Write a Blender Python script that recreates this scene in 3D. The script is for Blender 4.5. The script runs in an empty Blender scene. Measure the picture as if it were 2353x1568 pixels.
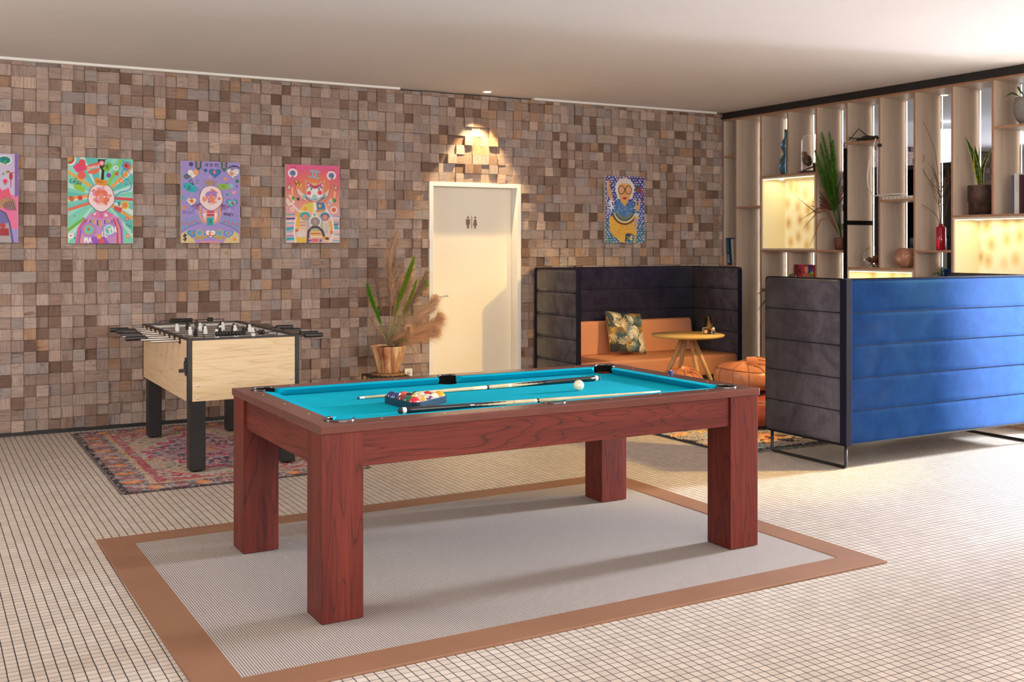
import bpy, bmesh, math, random
import numpy as np
from mathutils import Vector, Matrix
from mathutils.geometry import tessellate_polygon
random.seed(7); rng = np.random.default_rng(7)
S = bpy.context.scene; COL = S.collection; PI = math.pi
R = math.radians

# ------------------------------------------------------------------ helpers
class MB:
    """collects shapes, builds ONE mesh object"""
    def __init__(s): s.v=[]; s.f=[]; s.m=[]; s.c=[]; s.sm=[]
    def add(s, vs, fs, mi=0, col=None, smooth=False):
        b=len(s.v); s.v.extend([tuple(v) for v in vs])
        for f in fs:
            s.f.append([b+i for i in f]); s.m.append(mi); s.c.append(col); s.sm.append(smooth)
        return s
    def box(s,x0,x1,y0,y1,z0,z1,mi=0,col=None):
        return s.add([(x0,y0,z0),(x1,y0,z0),(x1,y1,z0),(x0,y1,z0),(x0,y0,z1),(x1,y0,z1),(x1,y1,z1),(x0,y1,z1)],
          [(0,3,2,1),(4,5,6,7),(0,1,5,4),(1,2,6,5),(2,3,7,6),(3,0,4,7)],mi,col)
    def prism(s,poly,z0,z1,mi=0,col=None,holes=()):
        loops=[list(poly)]+[list(h) for h in holes]
        tri=tessellate_polygon([[Vector((p[0],p[1],0)) for p in l] for l in loops])
        flat=[p for l in loops for p in l]; n=len(flat)
        vs=[(p[0],p[1],z0) for p in flat]+[(p[0],p[1],z1) for p in flat]; fs=[]
        for t in tri:
            a,b,c=[flat[i] for i in t]
            ar=(b[0]-a[0])*(c[1]-a[1])-(b[1]-a[1])*(c[0]-a[0])
            t=tuple(t) if ar>0 else tuple(reversed(t))
            fs.append(tuple(i+n for i in t)); fs.append(tuple(reversed(t)))
        o=0
        for li,l in enumerate(loops):
            k=len(l); A=sum(l[i][0]*l[(i+1)%k][1]-l[(i+1)%k][0]*l[i][1] for i in range(k))
            for i in range(k):
                a,b=o+i,o+(i+1)%k
                q=(a,b,b+n,a+n)
                if (A<0)!=(li>0): q=tuple(reversed(q))
                fs.append(q)
            o+=k
        return s.add(vs,fs,mi,col)
    def lathe(s,prof,c=(0,0,0),n=24,mi=0,col=None,smooth=True,cap=True):
        vs=[];fs=[]
        for r,z in prof:
            for i in range(n):
                a=2*PI*i/n; vs.append((c[0]+r*math.cos(a),c[1]+r*math.sin(a),c[2]+z))
        for j in range(len(prof)-1):
            for i in range(n):
                a=j*n+i;b=j*n+(i+1)%n; fs.append((a,b,b+n,a+n))
        if cap:
            fs.append(tuple(reversed(range(n)))); L=(len(prof)-1)*n; fs.append(tuple(range(L,L+n)))
        return s.add(vs,fs,mi,col,smooth)
    def tube(s,pts,r,n=8,mi=0,col=None,closed=False,smooth=True,cap=True):
        pts=[Vector(p) for p in pts]; m=len(pts)
        rs=r if isinstance(r,(list,tuple)) else [r]*m
        vs=[];fs=[]; prev=None
        for i,p in enumerate(pts):
            a=pts[i-1] if (i>0 or closed) else p; b=pts[(i+1)%m] if (i<m-1 or closed) else p
            t=(b-a).normalized() if (b-a).length>1e-9 else Vector((0,0,1))
            if prev is None:
                u=t.orthogonal().normalized()
            else:
                u=(prev-t*prev.dot(t)); u=u.normalized() if u.length>1e-6 else t.orthogonal().normalized()
            prev=u; w=t.cross(u)
            for k in range(n):
                a_=2*PI*k/n; vs.append(tuple(p+(u*math.cos(a_)+w*math.sin(a_))*rs[i]))
        for i in range(m if closed else m-1):
            for k in range(n):
                a=i*n+k;b=i*n+(k+1)%n; c=((i+1)%m)*n+(k+1)%n; d=((i+1)%m)*n+k
                fs.append((a,b,c,d))
        if cap and not closed:
            fs.append(tuple(reversed(range(n)))); L=(m-1)*n; fs.append(tuple(range(L,L+n)))
        return s.add(vs,fs,mi,col,smooth)
    def sphere(s,c,r,n=20,mi=0,col=None,sz=1.0):
        prof=[]
        for j in range(n//2+1):
            a=-PI/2+PI*j/(n//2); prof.append((max(r*math.cos(a),1e-5),r*math.sin(a)*sz))
        return s.lathe(prof,c,n,mi,col)
    def extr(s,prof,axis,a0,a1,mi=0,col=None,smooth=False):
        """extrude closed 2D profile (list of (p,q)) along axis 'x' (p=y,q=z) or 'y' (p=x,q=z)"""
        n=len(prof)
        f=(lambda p,q,a:(a,p,q)) if axis=='x' else (lambda p,q,a:(p,a,q))
        vs=[f(p,q,a0) for p,q in prof]+[f(p,q,a1) for p,q in prof]
        fs=[(i,(i+1)%n,(i+1)%n+n,i+n) for i in range(n)]
        A=sum(prof[i][0]*prof[(i+1)%n][1]-prof[(i+1)%n][0]*prof[i][1] for i in range(n))
        capa=tuple(reversed(range(n))); capb=tuple(range(n,2*n))
        allf=fs+[capa,capb]
        flip=(A<0) if axis=='x' else (A>0)
        if flip: allf=[tuple(reversed(q)) for q in allf]
        return s.add(vs,allf,mi,col,smooth)
    def xf(s,M,start=0):
        for i in range(start,len(s.v)): s.v[i]=tuple(M@Vector(s.v[i]))
        return s
    def build(s,name,mats,parent=None,bevel=0,seg=2,smooth=None,loc=(0,0,0),rot=0,subd=0):
        me=bpy.data.meshes.new(name); me.from_pydata(s.v,[],s.f)
        if not isinstance(mats,(list,tuple)): mats=[mats]
        for m in mats: me.materials.append(m)
        me.polygons.foreach_set('material_index',s.m)
        me.polygons.foreach_set('use_smooth',[bool(x) if smooth is None else smooth for x in s.sm])
        if any(c is not None for c in s.c):
            at=me.color_attributes.new('Col','FLOAT_COLOR','CORNER')
            buf=[]
            for f,c in zip(s.f,s.c):
                c=c or (1,1,1)
                buf.extend([c[0],c[1],c[2],1.0]*len(f))
            at.data.foreach_set('color',buf)
        me.update()
        o=bpy.data.objects.new(name,me); COL.objects.link(o); o.location=loc; o.rotation_euler=(0,0,rot)
        if parent: o.parent=parent
        if bevel:
            b=o.modifiers.new('bevel','BEVEL'); b.width=bevel; b.segments=seg; b.limit_method='ANGLE'; b.angle_limit=R(40); b.harden_normals=False
        if subd:
            d=o.modifiers.new('sub','SUBSURF'); d.levels=subd; d.render_levels=subd
        return o
def tag(o,label=None,cat=None,group=None,kind=None):
    if label: o['label']=label
    if cat: o['category']=cat
    if group: o['group']=group
    if kind: o['kind']=kind
    return o
def thing(name,label,cat,loc=(0,0,0),rot=0,group=None):
    o=bpy.data.objects.new(name,None); COL.objects.link(o); o.location=loc; o.rotation_euler=(0,0,rot)
    o.empty_display_size=.1
    return tag(o,label,cat,group)
def copy_tree(o,parent=None):
    c=o.copy(); COL.objects.link(c)
    if parent: c.parent=parent
    for ch in [x for x in bpy.data.objects if x.parent==o]: copy_tree(ch,c)
    return c
def lbl(o,t): o['label']=t; return o

# ------------------------------------------------------------------ materials
def nt(m): return m.node_tree.nodes, m.node_tree.links
def base(name,col=(.5,.5,.5),rough=.5,metal=0,**k):
    m=bpy.data.materials.new(name); m.use_nodes=True; n,l=nt(m); p=n['Principled BSDF']
    p.inputs['Base Color'].default_value=(*col,1); p.inputs['Roughness'].default_value=rough; p.inputs['Metallic'].default_value=metal
    for a,b in k.items():
        p.inputs[a.replace('_',' ')].default_value=b
    return m
def nd(m,t,**k):
    x=m.node_tree.nodes.new(t)
    for a,b in k.items(): setattr(x,a,b)
    return x
def coords(m,scale=(1,1,1),kind='Object',loc=(0,0,0),rot=(0,0,0)):
    n,l=nt(m); t=nd(m,'ShaderNodeTexCoord'); mp=nd(m,'ShaderNodeMapping')
    mp.inputs['Scale'].default_value=scale; mp.inputs['Location'].default_value=loc; mp.inputs['Rotation'].default_value=rot
    l.new(t.outputs[kind],mp.inputs[0]); return mp.outputs[0]
def noise(m,vec,scale,detail=3,rough=.5,dist=0):
    x=nd(m,'ShaderNodeTexNoise'); x.inputs['Scale'].default_value=scale; x.inputs['Detail'].default_value=detail
    x.inputs['Roughness'].default_value=rough; x.inputs['Distortion'].default_value=dist
    m.node_tree.links.new(vec,x.inputs['Vector']); return x.outputs['Fac']
def ramp(m,fac,stops,interp='LINEAR'):
    x=nd(m,'ShaderNodeValToRGB'); e=x.color_ramp; e.interpolation=interp
    while len(e.elements)<len(stops): e.elements.new(.5)
    for el,(p,c) in zip(e.elements,stops):
        el.position=p; el.color=(*c,1) if len(c)==3 else c
    m.node_tree.links.new(fac,x.inputs[0]); return x.outputs[0]
def mth(m,op,a,b=None):
    x=nd(m,'ShaderNodeMath',operation=op)
    for i,v in enumerate((a,b)):
        if v is None: continue
        if isinstance(v,(int,float)): x.inputs[i].default_value=v
        else: m.node_tree.links.new(v,x.inputs[i])
    return x.outputs[0]
def mixc(m,fac,a,b,bt='MIX'):
    x=nd(m,'ShaderNodeMix',data_type='RGBA',blend_type=bt)
    for sock,v in ((0,fac),(6,a),(7,b)):
        if isinstance(v,(int,float)): x.inputs[sock].default_value=v
        elif isinstance(v,tuple): x.inputs[sock].default_value=(*v,1)
        else: m.node_tree.links.new(v,x.inputs[sock])
    return x.outputs[2]
def bump(m,h,strength=.3,dist=.01):
    b=nd(m,'ShaderNodeBump'); b.inputs['Strength'].default_value=strength; b.inputs['Distance'].default_value=dist
    m.node_tree.links.new(h,b.inputs['Height']); m.node_tree.links.new(b.outputs[0],m.node_tree.nodes['Principled BSDF'].inputs['Normal'])
def setc(m,c): m.node_tree.links.new(c,m.node_tree.nodes['Principled BSDF'].inputs['Base Color'])
def setr(m,c): m.node_tree.links.new(c,m.node_tree.nodes['Principled BSDF'].inputs['Roughness'])
def mottled(name,c1,c2,scale=8,rough=.6,bscale=0,bstr=.2,bdist=.002,detail=4,lo=.35,hi=.65,**k):
    m=base(name,c1,rough,**k); v=coords(m); f=noise(m,v,scale,detail)
    setc(m,ramp(m,f,[(lo,c1),(hi,c2)]))
    if bscale: bump(m,noise(m,v,bscale,2),bstr,bdist)
    return m
def attrmat(name,rough=.6,bscale=0,bstr=.2,bdist=.002,var=0,**k):
    m=base(name,(.5,.5,.5),rough,**k); a=nd(m,'ShaderNodeAttribute'); a.attribute_name='Col'
    c=a.outputs['Color']
    if var:
        f=noise(m,coords(m),60,3); c=mixc(m,1.0,c,ramp(m,f,[(.3,(1-var,)*3),(.7,(1,1,1))]),'MULTIPLY')
    setc(m,c)
    if bscale: bump(m,noise(m,coords(m),bscale,3),bstr,bdist)
    return m
def wood(name,axis,c_lo,c_hi,c_line,rings=9,rough=.4,across=5,along=.6,fib=.35,coat=0,line=.5,bstr=.12):
    """contour-line grain; axis = grain direction"""
    m=base(name,c_hi,rough,Specular_IOR_Level=.28)
    if coat: m.node_tree.nodes['Principled BSDF'].inputs['Coat Weight'].default_value=coat; m.node_tree.nodes['Principled BSDF'].inputs['Coat Roughness'].default_value=.25
    sc=[across]*3; sc[axis]=along; v=coords(m,tuple(sc))
    n1=noise(m,v,1.0,3,.45,.25)
    fr=mth(m,'FRACT',mth(m,'MULTIPLY',n1,rings))
    ln=ramp(m,fr,[(0,(1,1,1)),(.10,(.1,.1,.1)),(.5,(0,0,0)),(.9,(.25,.25,.25)),(1,(1,1,1))])
    sc2=[220]*3; sc2[axis]=5; f2=noise(m,coords(m,tuple(sc2)),1.0,2)
    sc3=[14]*3; sc3[axis]=.8; f3=noise(m,coords(m,tuple(sc3)),1.0,3)
    c=ramp(m,f3,[(.3,c_lo),(.7,c_hi)])
    lnv=mth(m,'MULTIPLY',mth(m,'MULTIPLY',ln,line),ramp(m,f2,[(.35,(.5,.5,.5)),(.6,(1,1,1))]))
    c=mixc(m,lnv,c,c_line)
    c=mixc(m,mth(m,'MULTIPLY',ramp(m,f2,[(.52,(0,0,0)),(.66,(1,1,1))]),fib),c,c_line)
    setc(m,c); bump(m,f2,bstr,.001); return m
def emis(name,col,st):
    m=bpy.data.materials.new(name); m.use_nodes=True; n,l=nt(m); p=n['Principled BSDF']
    p.inputs['Base Color'].default_value=(*col,1); p.inputs['Emission Color'].default_value=(*col,1); p.inputs['Emission Strength'].default_value=st
    return m
black_metal=base('black_metal',(.012,.011,.011),.38,.0)
black_plastic=mottled('black_plastic',(.01,.009,.009),(.016,.015,.015),40,.42)
chrome=base('chrome',(.75,.75,.76),.16,1)
dark_chrome=base('dark_chrome',(.16,.14,.14),.22,.9)
white_paint=mottled('white_paint',(.78,.77,.73),(.84,.83,.80),1.3,.55)
cream_paint=mottled('cream_door_paint',(.80,.73,.60),(.84,.77,.65),1.1,.42)

# ------------------------------------------------------------------ camera
cam=bpy.data.cameras.new('camera'); co=bpy.data.objects.new('camera',cam); COL.objects.link(co)
cam.sensor_width=36; cam.lens=36*2456.9/2353; cam.shift_y=-(784-564.4)/2353
co.location=(0,0,1.55); co.rotation_euler=(PI/2,0,-0.5093); cam.clip_start=.05
S.camera=co
cam.dof.use_dof=True; cam.dof.focus_distance=5.2; cam.dof.aperture_fstop=5.6

# ------------------------------------------------------------------ setting
WALL=9.62; CEIL=3.07
def struct(o): o['kind']='structure'; return o
# floor mosaic
fm=base('mosaic_floor',(.6,.5,.42),.42); fv=coords(fm)
P=.0415
sep=nd(fm,'ShaderNodeSeparateXYZ'); fm.node_tree.links.new(fv,sep.inputs[0])
def gridline(m,s,wid):
    w=noise(m,fv,9,2); s=mth(m,'ADD',s,mth(m,'MULTIPLY',mth(m,'SUBTRACT',w,.5),.004))
    fr=mth(m,'FRACT',mth(m,'DIVIDE',s,P)); a=mth(m,'ABSOLUTE',mth(m,'SUBTRACT',fr,.5))
    return mth(m,'GREATER_THAN',a,.5-wid/P/2)
gx=gridline(fm,sep.outputs[0],.0042); gy=gridline(fm,sep.outputs[1],.0033)
g=mth(fm,'MAXIMUM',gx,gy)
# cell random
cx_=mth(fm,'FLOOR',mth(fm,'DIVIDE',sep.outputs[0],P)); cy_=mth(fm,'FLOOR',mth(fm,'DIVIDE',sep.outputs[1],P))
cmb=nd(fm,'ShaderNodeCombineXYZ'); fm.node_tree.links.new(cx_,cmb.inputs[0]); fm.node_tree.links.new(cy_,cmb.inputs[1])
wn=nd(fm,'ShaderNodeTexWhiteNoise'); fm.node_tree.links.new(cmb.outputs[0],wn.inputs['Vector'])
tc=ramp(fm,wn.outputs['Value'],[(0,(.52,.445,.38)),(.5,(.575,.495,.425)),(1,(.63,.545,.475))])
big=noise(fm,fv,1.1,3); tc=mixc(fm,1.0,tc,ramp(fm,big,[(.3,(.93,.91,.89)),(.7,(1,1,1))]),'MULTIPLY')
setc(fm,mixc(fm,g,tc,(.02,.016,.015)))
setr(fm,mth(fm,'ADD',mth(fm,'MULTIPLY',g,.4),.40))
bump(fm,mth(fm,'SUBTRACT',1.0,g),.5,.0015)
struct(MB().box(-4,15.5,-4,11.6,-.1,0).build('floor',fm))
cm=mottled('ceiling_paint',(.75,.72,.71),(.78,.75,.74),.7,.8)
struct(MB().box(-4,15.5,-4,11.6,CEIL,CEIL+.1).build('ceiling',cm))

# wood-block wall
wm=base('wood_block_wall',(.4,.3,.25),.75)
wa=nd(wm,'ShaderNodeAttribute'); wa.attribute_name='Col'
wuv=nd(wm,'ShaderNodeUVMap'); wuv.uv_map='grain'
wmp=nd(wm,'ShaderNodeMapping'); wmp.inputs['Scale'].default_value=(6,70,1); wm.node_tree.links.new(wuv.outputs[0],wmp.inputs[0])
wn1=noise(wm,wmp.outputs[0],1.0,3,.6,.6)
wmp2=nd(wm,'ShaderNodeMapping'); wmp2.inputs['Scale'].default_value=(8,22,1); wm.node_tree.links.new(wuv.outputs[0],wmp2.inputs[0])
wn2=noise(wm,wmp2.outputs[0],1.0,4,.6,1.2)
wc=mixc(wm,1.0,wa.outputs['Color'],ramp(wm,wn1,[(.30,(.74,.69,.66)),(.55,(1,1,1)),(.75,(1.08,1.07,1.06))]),'MULTIPLY')
wc=mixc(wm,1.0,wc,ramp(wm,wn2,[(.26,(.55,.44,.38)),(.42,(1,1,1)),(.7,(1.06,1.05,1.04))]),'MULTIPLY')
setc(wm,wc)
bump(wm,mth(wm,'ADD',wn1,wn2),.55,.004)
dark_back=base('wall_backing',(.02,.014,.011),.9)
def block_wall(name,x0,x1,z0,z1,front,holes=(),pitch=.0935,scale=1.0,seed=1):
    rd=random.Random(seed); vs=[];fs=[];cols=[];uvs=[]
    nx=int((x1-x0)/pitch)+1; nz=int((z1-z0)/pitch)+1
    low={}
    def tone(i,j):
        k=(i//8,j//8)
        if k not in low: low[k]=rd.uniform(-.10,.10)
        return low[k]
    for j in range(nz):
        i=0
        while i<nx:
            w=1
            r=rd.random()
            if r<.07 and i+1<nx: w=2
            a=x0+i*pitch; b=min(x0+(i+w)*pitch,x1); c=z0+j*pitch; d=min(z0+(j+1)*pitch,z1)
            ii=i; i+=w
            if b-a<.01 or d-c<.01: continue
            pieces=[(a,b,c,d)]
            for (hx0,hx1,hz0,hz1) in holes:
                np_=[]
                for (a,b,c,d) in pieces:
                    if b<=hx0 or a>=hx1 or d<=hz0 or c>=hz1: np_.append((a,b,c,d)); continue
                    if a<hx0-.008: np_.append((a,hx0,c,d))
                    if b>hx1+.008: np_.append((hx1,b,c,d))
                    if d>hz1+.008 : np_.append((max(a,hx0),min(b,hx1),hz1,d))
                pieces=np_
            dep=rd.choice([0,0,.007,.015,.022,.031])+rd.uniform(0,.003)
            t=rd.random(); tt=max(0,min(1,t+tone(ii,j)))
            pal=[((.20,.125,.09),.09),((.29,.20,.155),.24),((.35,.265,.22),.45),((.40,.315,.27),.70),((.45,.36,.31),.90),((.50,.39,.315),1.01)]
            for colr,lim in pal:
                if tt<=lim: break
            if rd.random()<.08: colr=(.43,.28,.18)
            if rd.random()<.14: colr=(.37,.32,.30)
            bb_=rd.uniform(.84,1.20)*scale; colr=(colr[0]*bb_*.87,colr[1]*bb_*.83,colr[2]*bb_*.82)
            hor=rd.random()<.5; uo=rd.uniform(0,50); vo=rd.uniform(0,50); slope=[rd.uniform(-.0035,.0035) for _ in range(4)]
            for (a,b,c,d) in pieces:
                g=.0011; a+=g;b-=g;c+=g;d-=g; yb=front+.045; yf=front-dep
                k=len(vs)
                F=[(a,yf+slope[0],c),(b,yf+slope[1],c),(b,yf+slope[2],d),(a,yf+slope[3],d)]
                B=[(a,yb,c),(b,yb,c),(b,yb,d),(a,yb,d)]
                vs+=F+B
                for q in [(0,1,2,3),(1,5,6,2),(4,0,3,7),(3,2,6,7),(4,5,1,0)]:
                    fs.append([k+z for z in q]); cols+= [(*colr,1)]*4
                    for z in q:
                        p=(F+B)[z]; u,v=(p[0]+p[1],p[2]) if hor else (p[2],p[0]+p[1])
                        uvs.append((u+uo,v+vo))
    me=bpy.data.meshes.new(name); 
    nb=len(vs)
    vs+=[(x0,front+.04,z0),(x1,front+.04,z0),(x1,front+.04,z1),(x0,front+.04,z1)]
    # backing plate cut round the holes
    plates=[(x0,x1,z0,z1)]
    for (hx0,hx1,hz0,hz1) in holes:
        np_=[]
        for a,b,c,d in plates:
            np_+=[(a,hx0,c,d),(hx1,b,c,d),(hx0,hx1,hz1,d)]
        plates=np_
    vs=vs[:nb]; mi=[0]*len(fs)
    for a,b,c,d in plates:
        k=len(vs); y0,y1=front+.04,front+.16
        vs+=[(a,y0,c),(b,y0,c),(b,y0,d),(a,y0,d),(a,y1,c),(b,y1,c),(b,y1,d),(a,y1,d)]
        for q in [(0,1,2,3),(5,4,7,6),(1,5,6,2),(4,0,3,7),(3,2,6,7),(4,5,1,0)]:
            fs.append([k+z for z in q]); cols+=[(.02,.014,.011,1)]*4; uvs+=[(0,0)]*4; mi.append(1)
    me.from_pydata(vs,[],fs); me.materials.append(wm); me.materials.append(dark_back)
    me.polygons.foreach_set('material_index',mi)
    at=me.color_attributes.new('Col','FLOAT_COLOR','CORNER'); at.data.foreach_set('color',[z for c in cols for z in c])
    uv=me.uv_layers.new(name='grain'); uv.data.foreach_set('uv',[z for c in uvs for z in c])
    o=bpy.data.objects.new(name,me); COL.objects.link(o); return struct(o)
DX0,DX1,DZ=4.407,5.444,2.178
block_wall('wall_back',-3.9,8.115,.028,3.058,9.580,[(DX0,DX1,-1,DZ)])
block_wall('wall_far',8.6,15.4,0,3.06,11.40,(),seed=5)
struct(MB().box(8.30,8.60,9.80,11.5,0,CEIL).build('wall_partition',white_paint))
struct(MB().box(8.125,8.60,9.64,9.80,0,CEIL).build('wall_return',white_paint))
struct(MB().box(-3.9,DX0,9.545,9.58,0,.030).box(DX1,8.1,9.545,9.58,0,.030).build('baseboard_back',black_plastic))
plain=mottled('plain_wall_paint',(.62,.56,.50),(.66,.60,.54),.8,.8)
struct(MB().box(-4.1,-4,-4,11.6,0,CEIL).build('wall_left',plain))
struct(MB().box(8.3,8.45,-4,3.85,0,CEIL).build('wall_right',plain))
struct(MB().box(8.47,15.4,5.52,5.58,0,CEIL).build('wall_light_block',plain))  # unseen wall added to keep window daylight off the shelf uprights
struct(MB().box(15.4,15.5,5.6,11.5,0,CEIL).build('wall_far_right',plain))
struct(MB().box(13.60,13.70,3.5,3.9,0,CEIL).box(13.60,13.70,5.3,5.515,0,CEIL).box(13.60,13.70,3.9,5.3,0,1.5).build('wall_passage_end',plain))
struct(MB().box(8.455,13.6,3.60,3.66,0,CEIL).build('wall_passage_side',plain))
struct(MB().box(13.58,13.66,3.9,5.3,1.5,1.56).box(13.58,13.66,3.9,5.3,3.0,3.06).box(13.58,13.66,3.9,3.96,1.56,3.0).box(13.58,13.66,5.24,5.3,1.56,3.0).build('window_1',black_metal))
# unseen wall behind the camera, wide window opening added for fill light
struct(MB().box(-4,8.3,-4.1,-4,0,.35).box(-4,8.3,-4.1,-4,2.85,CEIL).box(-4,-3.4,-4.1,-4,.35,2.85).box(7.9,8.3,-4.1,-4,.35,2.85).build('wall_front',plain))
wf=MB()
for x in (-3.4,-.6,2.2,5.0,7.84): wf.box(x,x+.06,-4.08,-4.02,.35,2.85)
wf.box(-3.4,7.9,-4.08,-4.02,.35,.41).box(-3.4,7.9,-4.08,-4.02,2.79,2.85)
struct(wf.build('fill_window',black_metal))
# slim white ceiling profiles above the block wall, black rail above the shelves
struct(MB().box(-3.9,4.075,9.50,9.56,3.050,3.07).build('trim_1',white_paint))
struct(MB().box(5.57,7.98,9.50,9.56,3.050,3.07).build('trim_2',white_paint))
struct(MB().box(8.10,8.16,3.9,9.60,3.0,3.07).build('trim_3',black_plastic))

# door
dm=struct(bpy.data.objects.new('door_1',None)); COL.objects.link(dm); dm.location=(DX0,9.575,0)
DW=DX1-DX0
MB().box(0,.045,-.02,.155,0,DZ).box(DW-.045,DW,-.02,.155,0,DZ).box(.045,DW-.045,-.02,.155,DZ-.042,DZ).build('door_frame',white_paint,dm,bevel=.003)
MB().box(.047,DW-.047,.10,.14,.006,DZ-.044).build('door_leaf',cream_paint,dm,bevel=.002)
hd=MB(); hd.lathe([(.026,0),(.026,.008)],(0,0,0),20).xf(Matrix.Translation((.105,.100,1.052))@Matrix.Rotation(PI/2,4,'X'))
hd.tube([(.105,.096,1.052),(.105,.052,1.052),(.115,.045,1.052),(.235,.045,1.047)],.0095,10)
s0=len(hd.v); hd.lathe([(.024,0),(.024,.006)],(0,0,0),20); hd.xf(Matrix.Translation((.105,.100,.965))@Matrix.Rotation(PI/2,4,'X'),s0)
lbl(hd.build('door_handle',base('satin_nickel',(.72,.72,.72),.4,.5),dm),'silver lever handle with keyhole plate')
# WC pictogram
sg=MB(); sx,sz=.462,1.722; bro=base('sign_brown',(.22,.13,.09),.5)
def flat(mb,pts,y0=.0965,y1=.0998,mi=0):
    s=len(mb.v); mb.prism(pts,0,y1-y0,mi); mb.xf(Matrix.Translation((0,y1,0))@Matrix.Rotation(PI/2,4,'X'),s)
def circ(cx,cz,r,n=16): return [(cx+r*math.cos(2*PI*i/n),cz+r*math.sin(2*PI*i/n)) for i in range(n)]
flat(sg,circ(sx+.022,sz+.112,.011))
flat(sg,[(sx,sz+.095),(sx+.044,sz+.095),(sx+.044,sz+.04),(sx+.035,sz+.04),(sx+.033,sz),(sx+.024,sz),(sx+.022,sz+.02),(sx+.020,sz),(sx+.011,sz),(sx+.009,sz+.04),(sx,sz+.04)])
flat(sg,[(sx+.062,sz),(sx+.067,sz),(sx+.067,sz+.123),(sx+.062,sz+.123)])
flat(sg,circ(sx+.104,sz+.112,.011))
flat(sg,[(sx+.094,sz+.095),(sx+.114,sz+.095),(sx+.127,sz+.03),(sx+.113,sz+.03),(sx+.113,sz),(sx+.105,sz),(sx+.104,sz+.02),(sx+.103,sz),(sx+.095,sz),(sx+.095,sz+.03),(sx+.081,sz+.03)])
lbl(sg.build('restroom_symbol',bro,dm),'brown man and woman toilet symbol')
# ceiling downlight over the door
dl=thing('recessed_downlight','small round recessed ceiling spotlight shining above the cream door','light',(4.93,9.33,CEIL))
MB().lathe([(.055,-.006),(.055,0),(.038,0),(.038,-.006)],n=28,cap=False).lathe([(.055,-.006),(.038,-.006)],n=28,cap=False).build('trim_ring',white_paint,dl)
MB().lathe([(.037,-.004),(.037,-.002)],n=24).build('lamp_glass',emis('downlight_glow',(1,.85,.5),12),dl)
# wall socket by the door
ws=thing('wall_socket','small white wall socket low beside the door, behind the plant stand','socket',(4.18,9.552,.315))
MB().box(-.04,.04,-.012,.0,-.04,.04).build('cover_plate',white_paint,ws,bevel=.003)
MB().lathe([(.02,0),(.02,.002)],n=20).xf(Matrix.Translation((0,-.0125,0))@Matrix.Rotation(PI/2,4,'X')).build('socket_recess',base('socket_grey',(.5,.5,.5),.5),ws)

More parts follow.
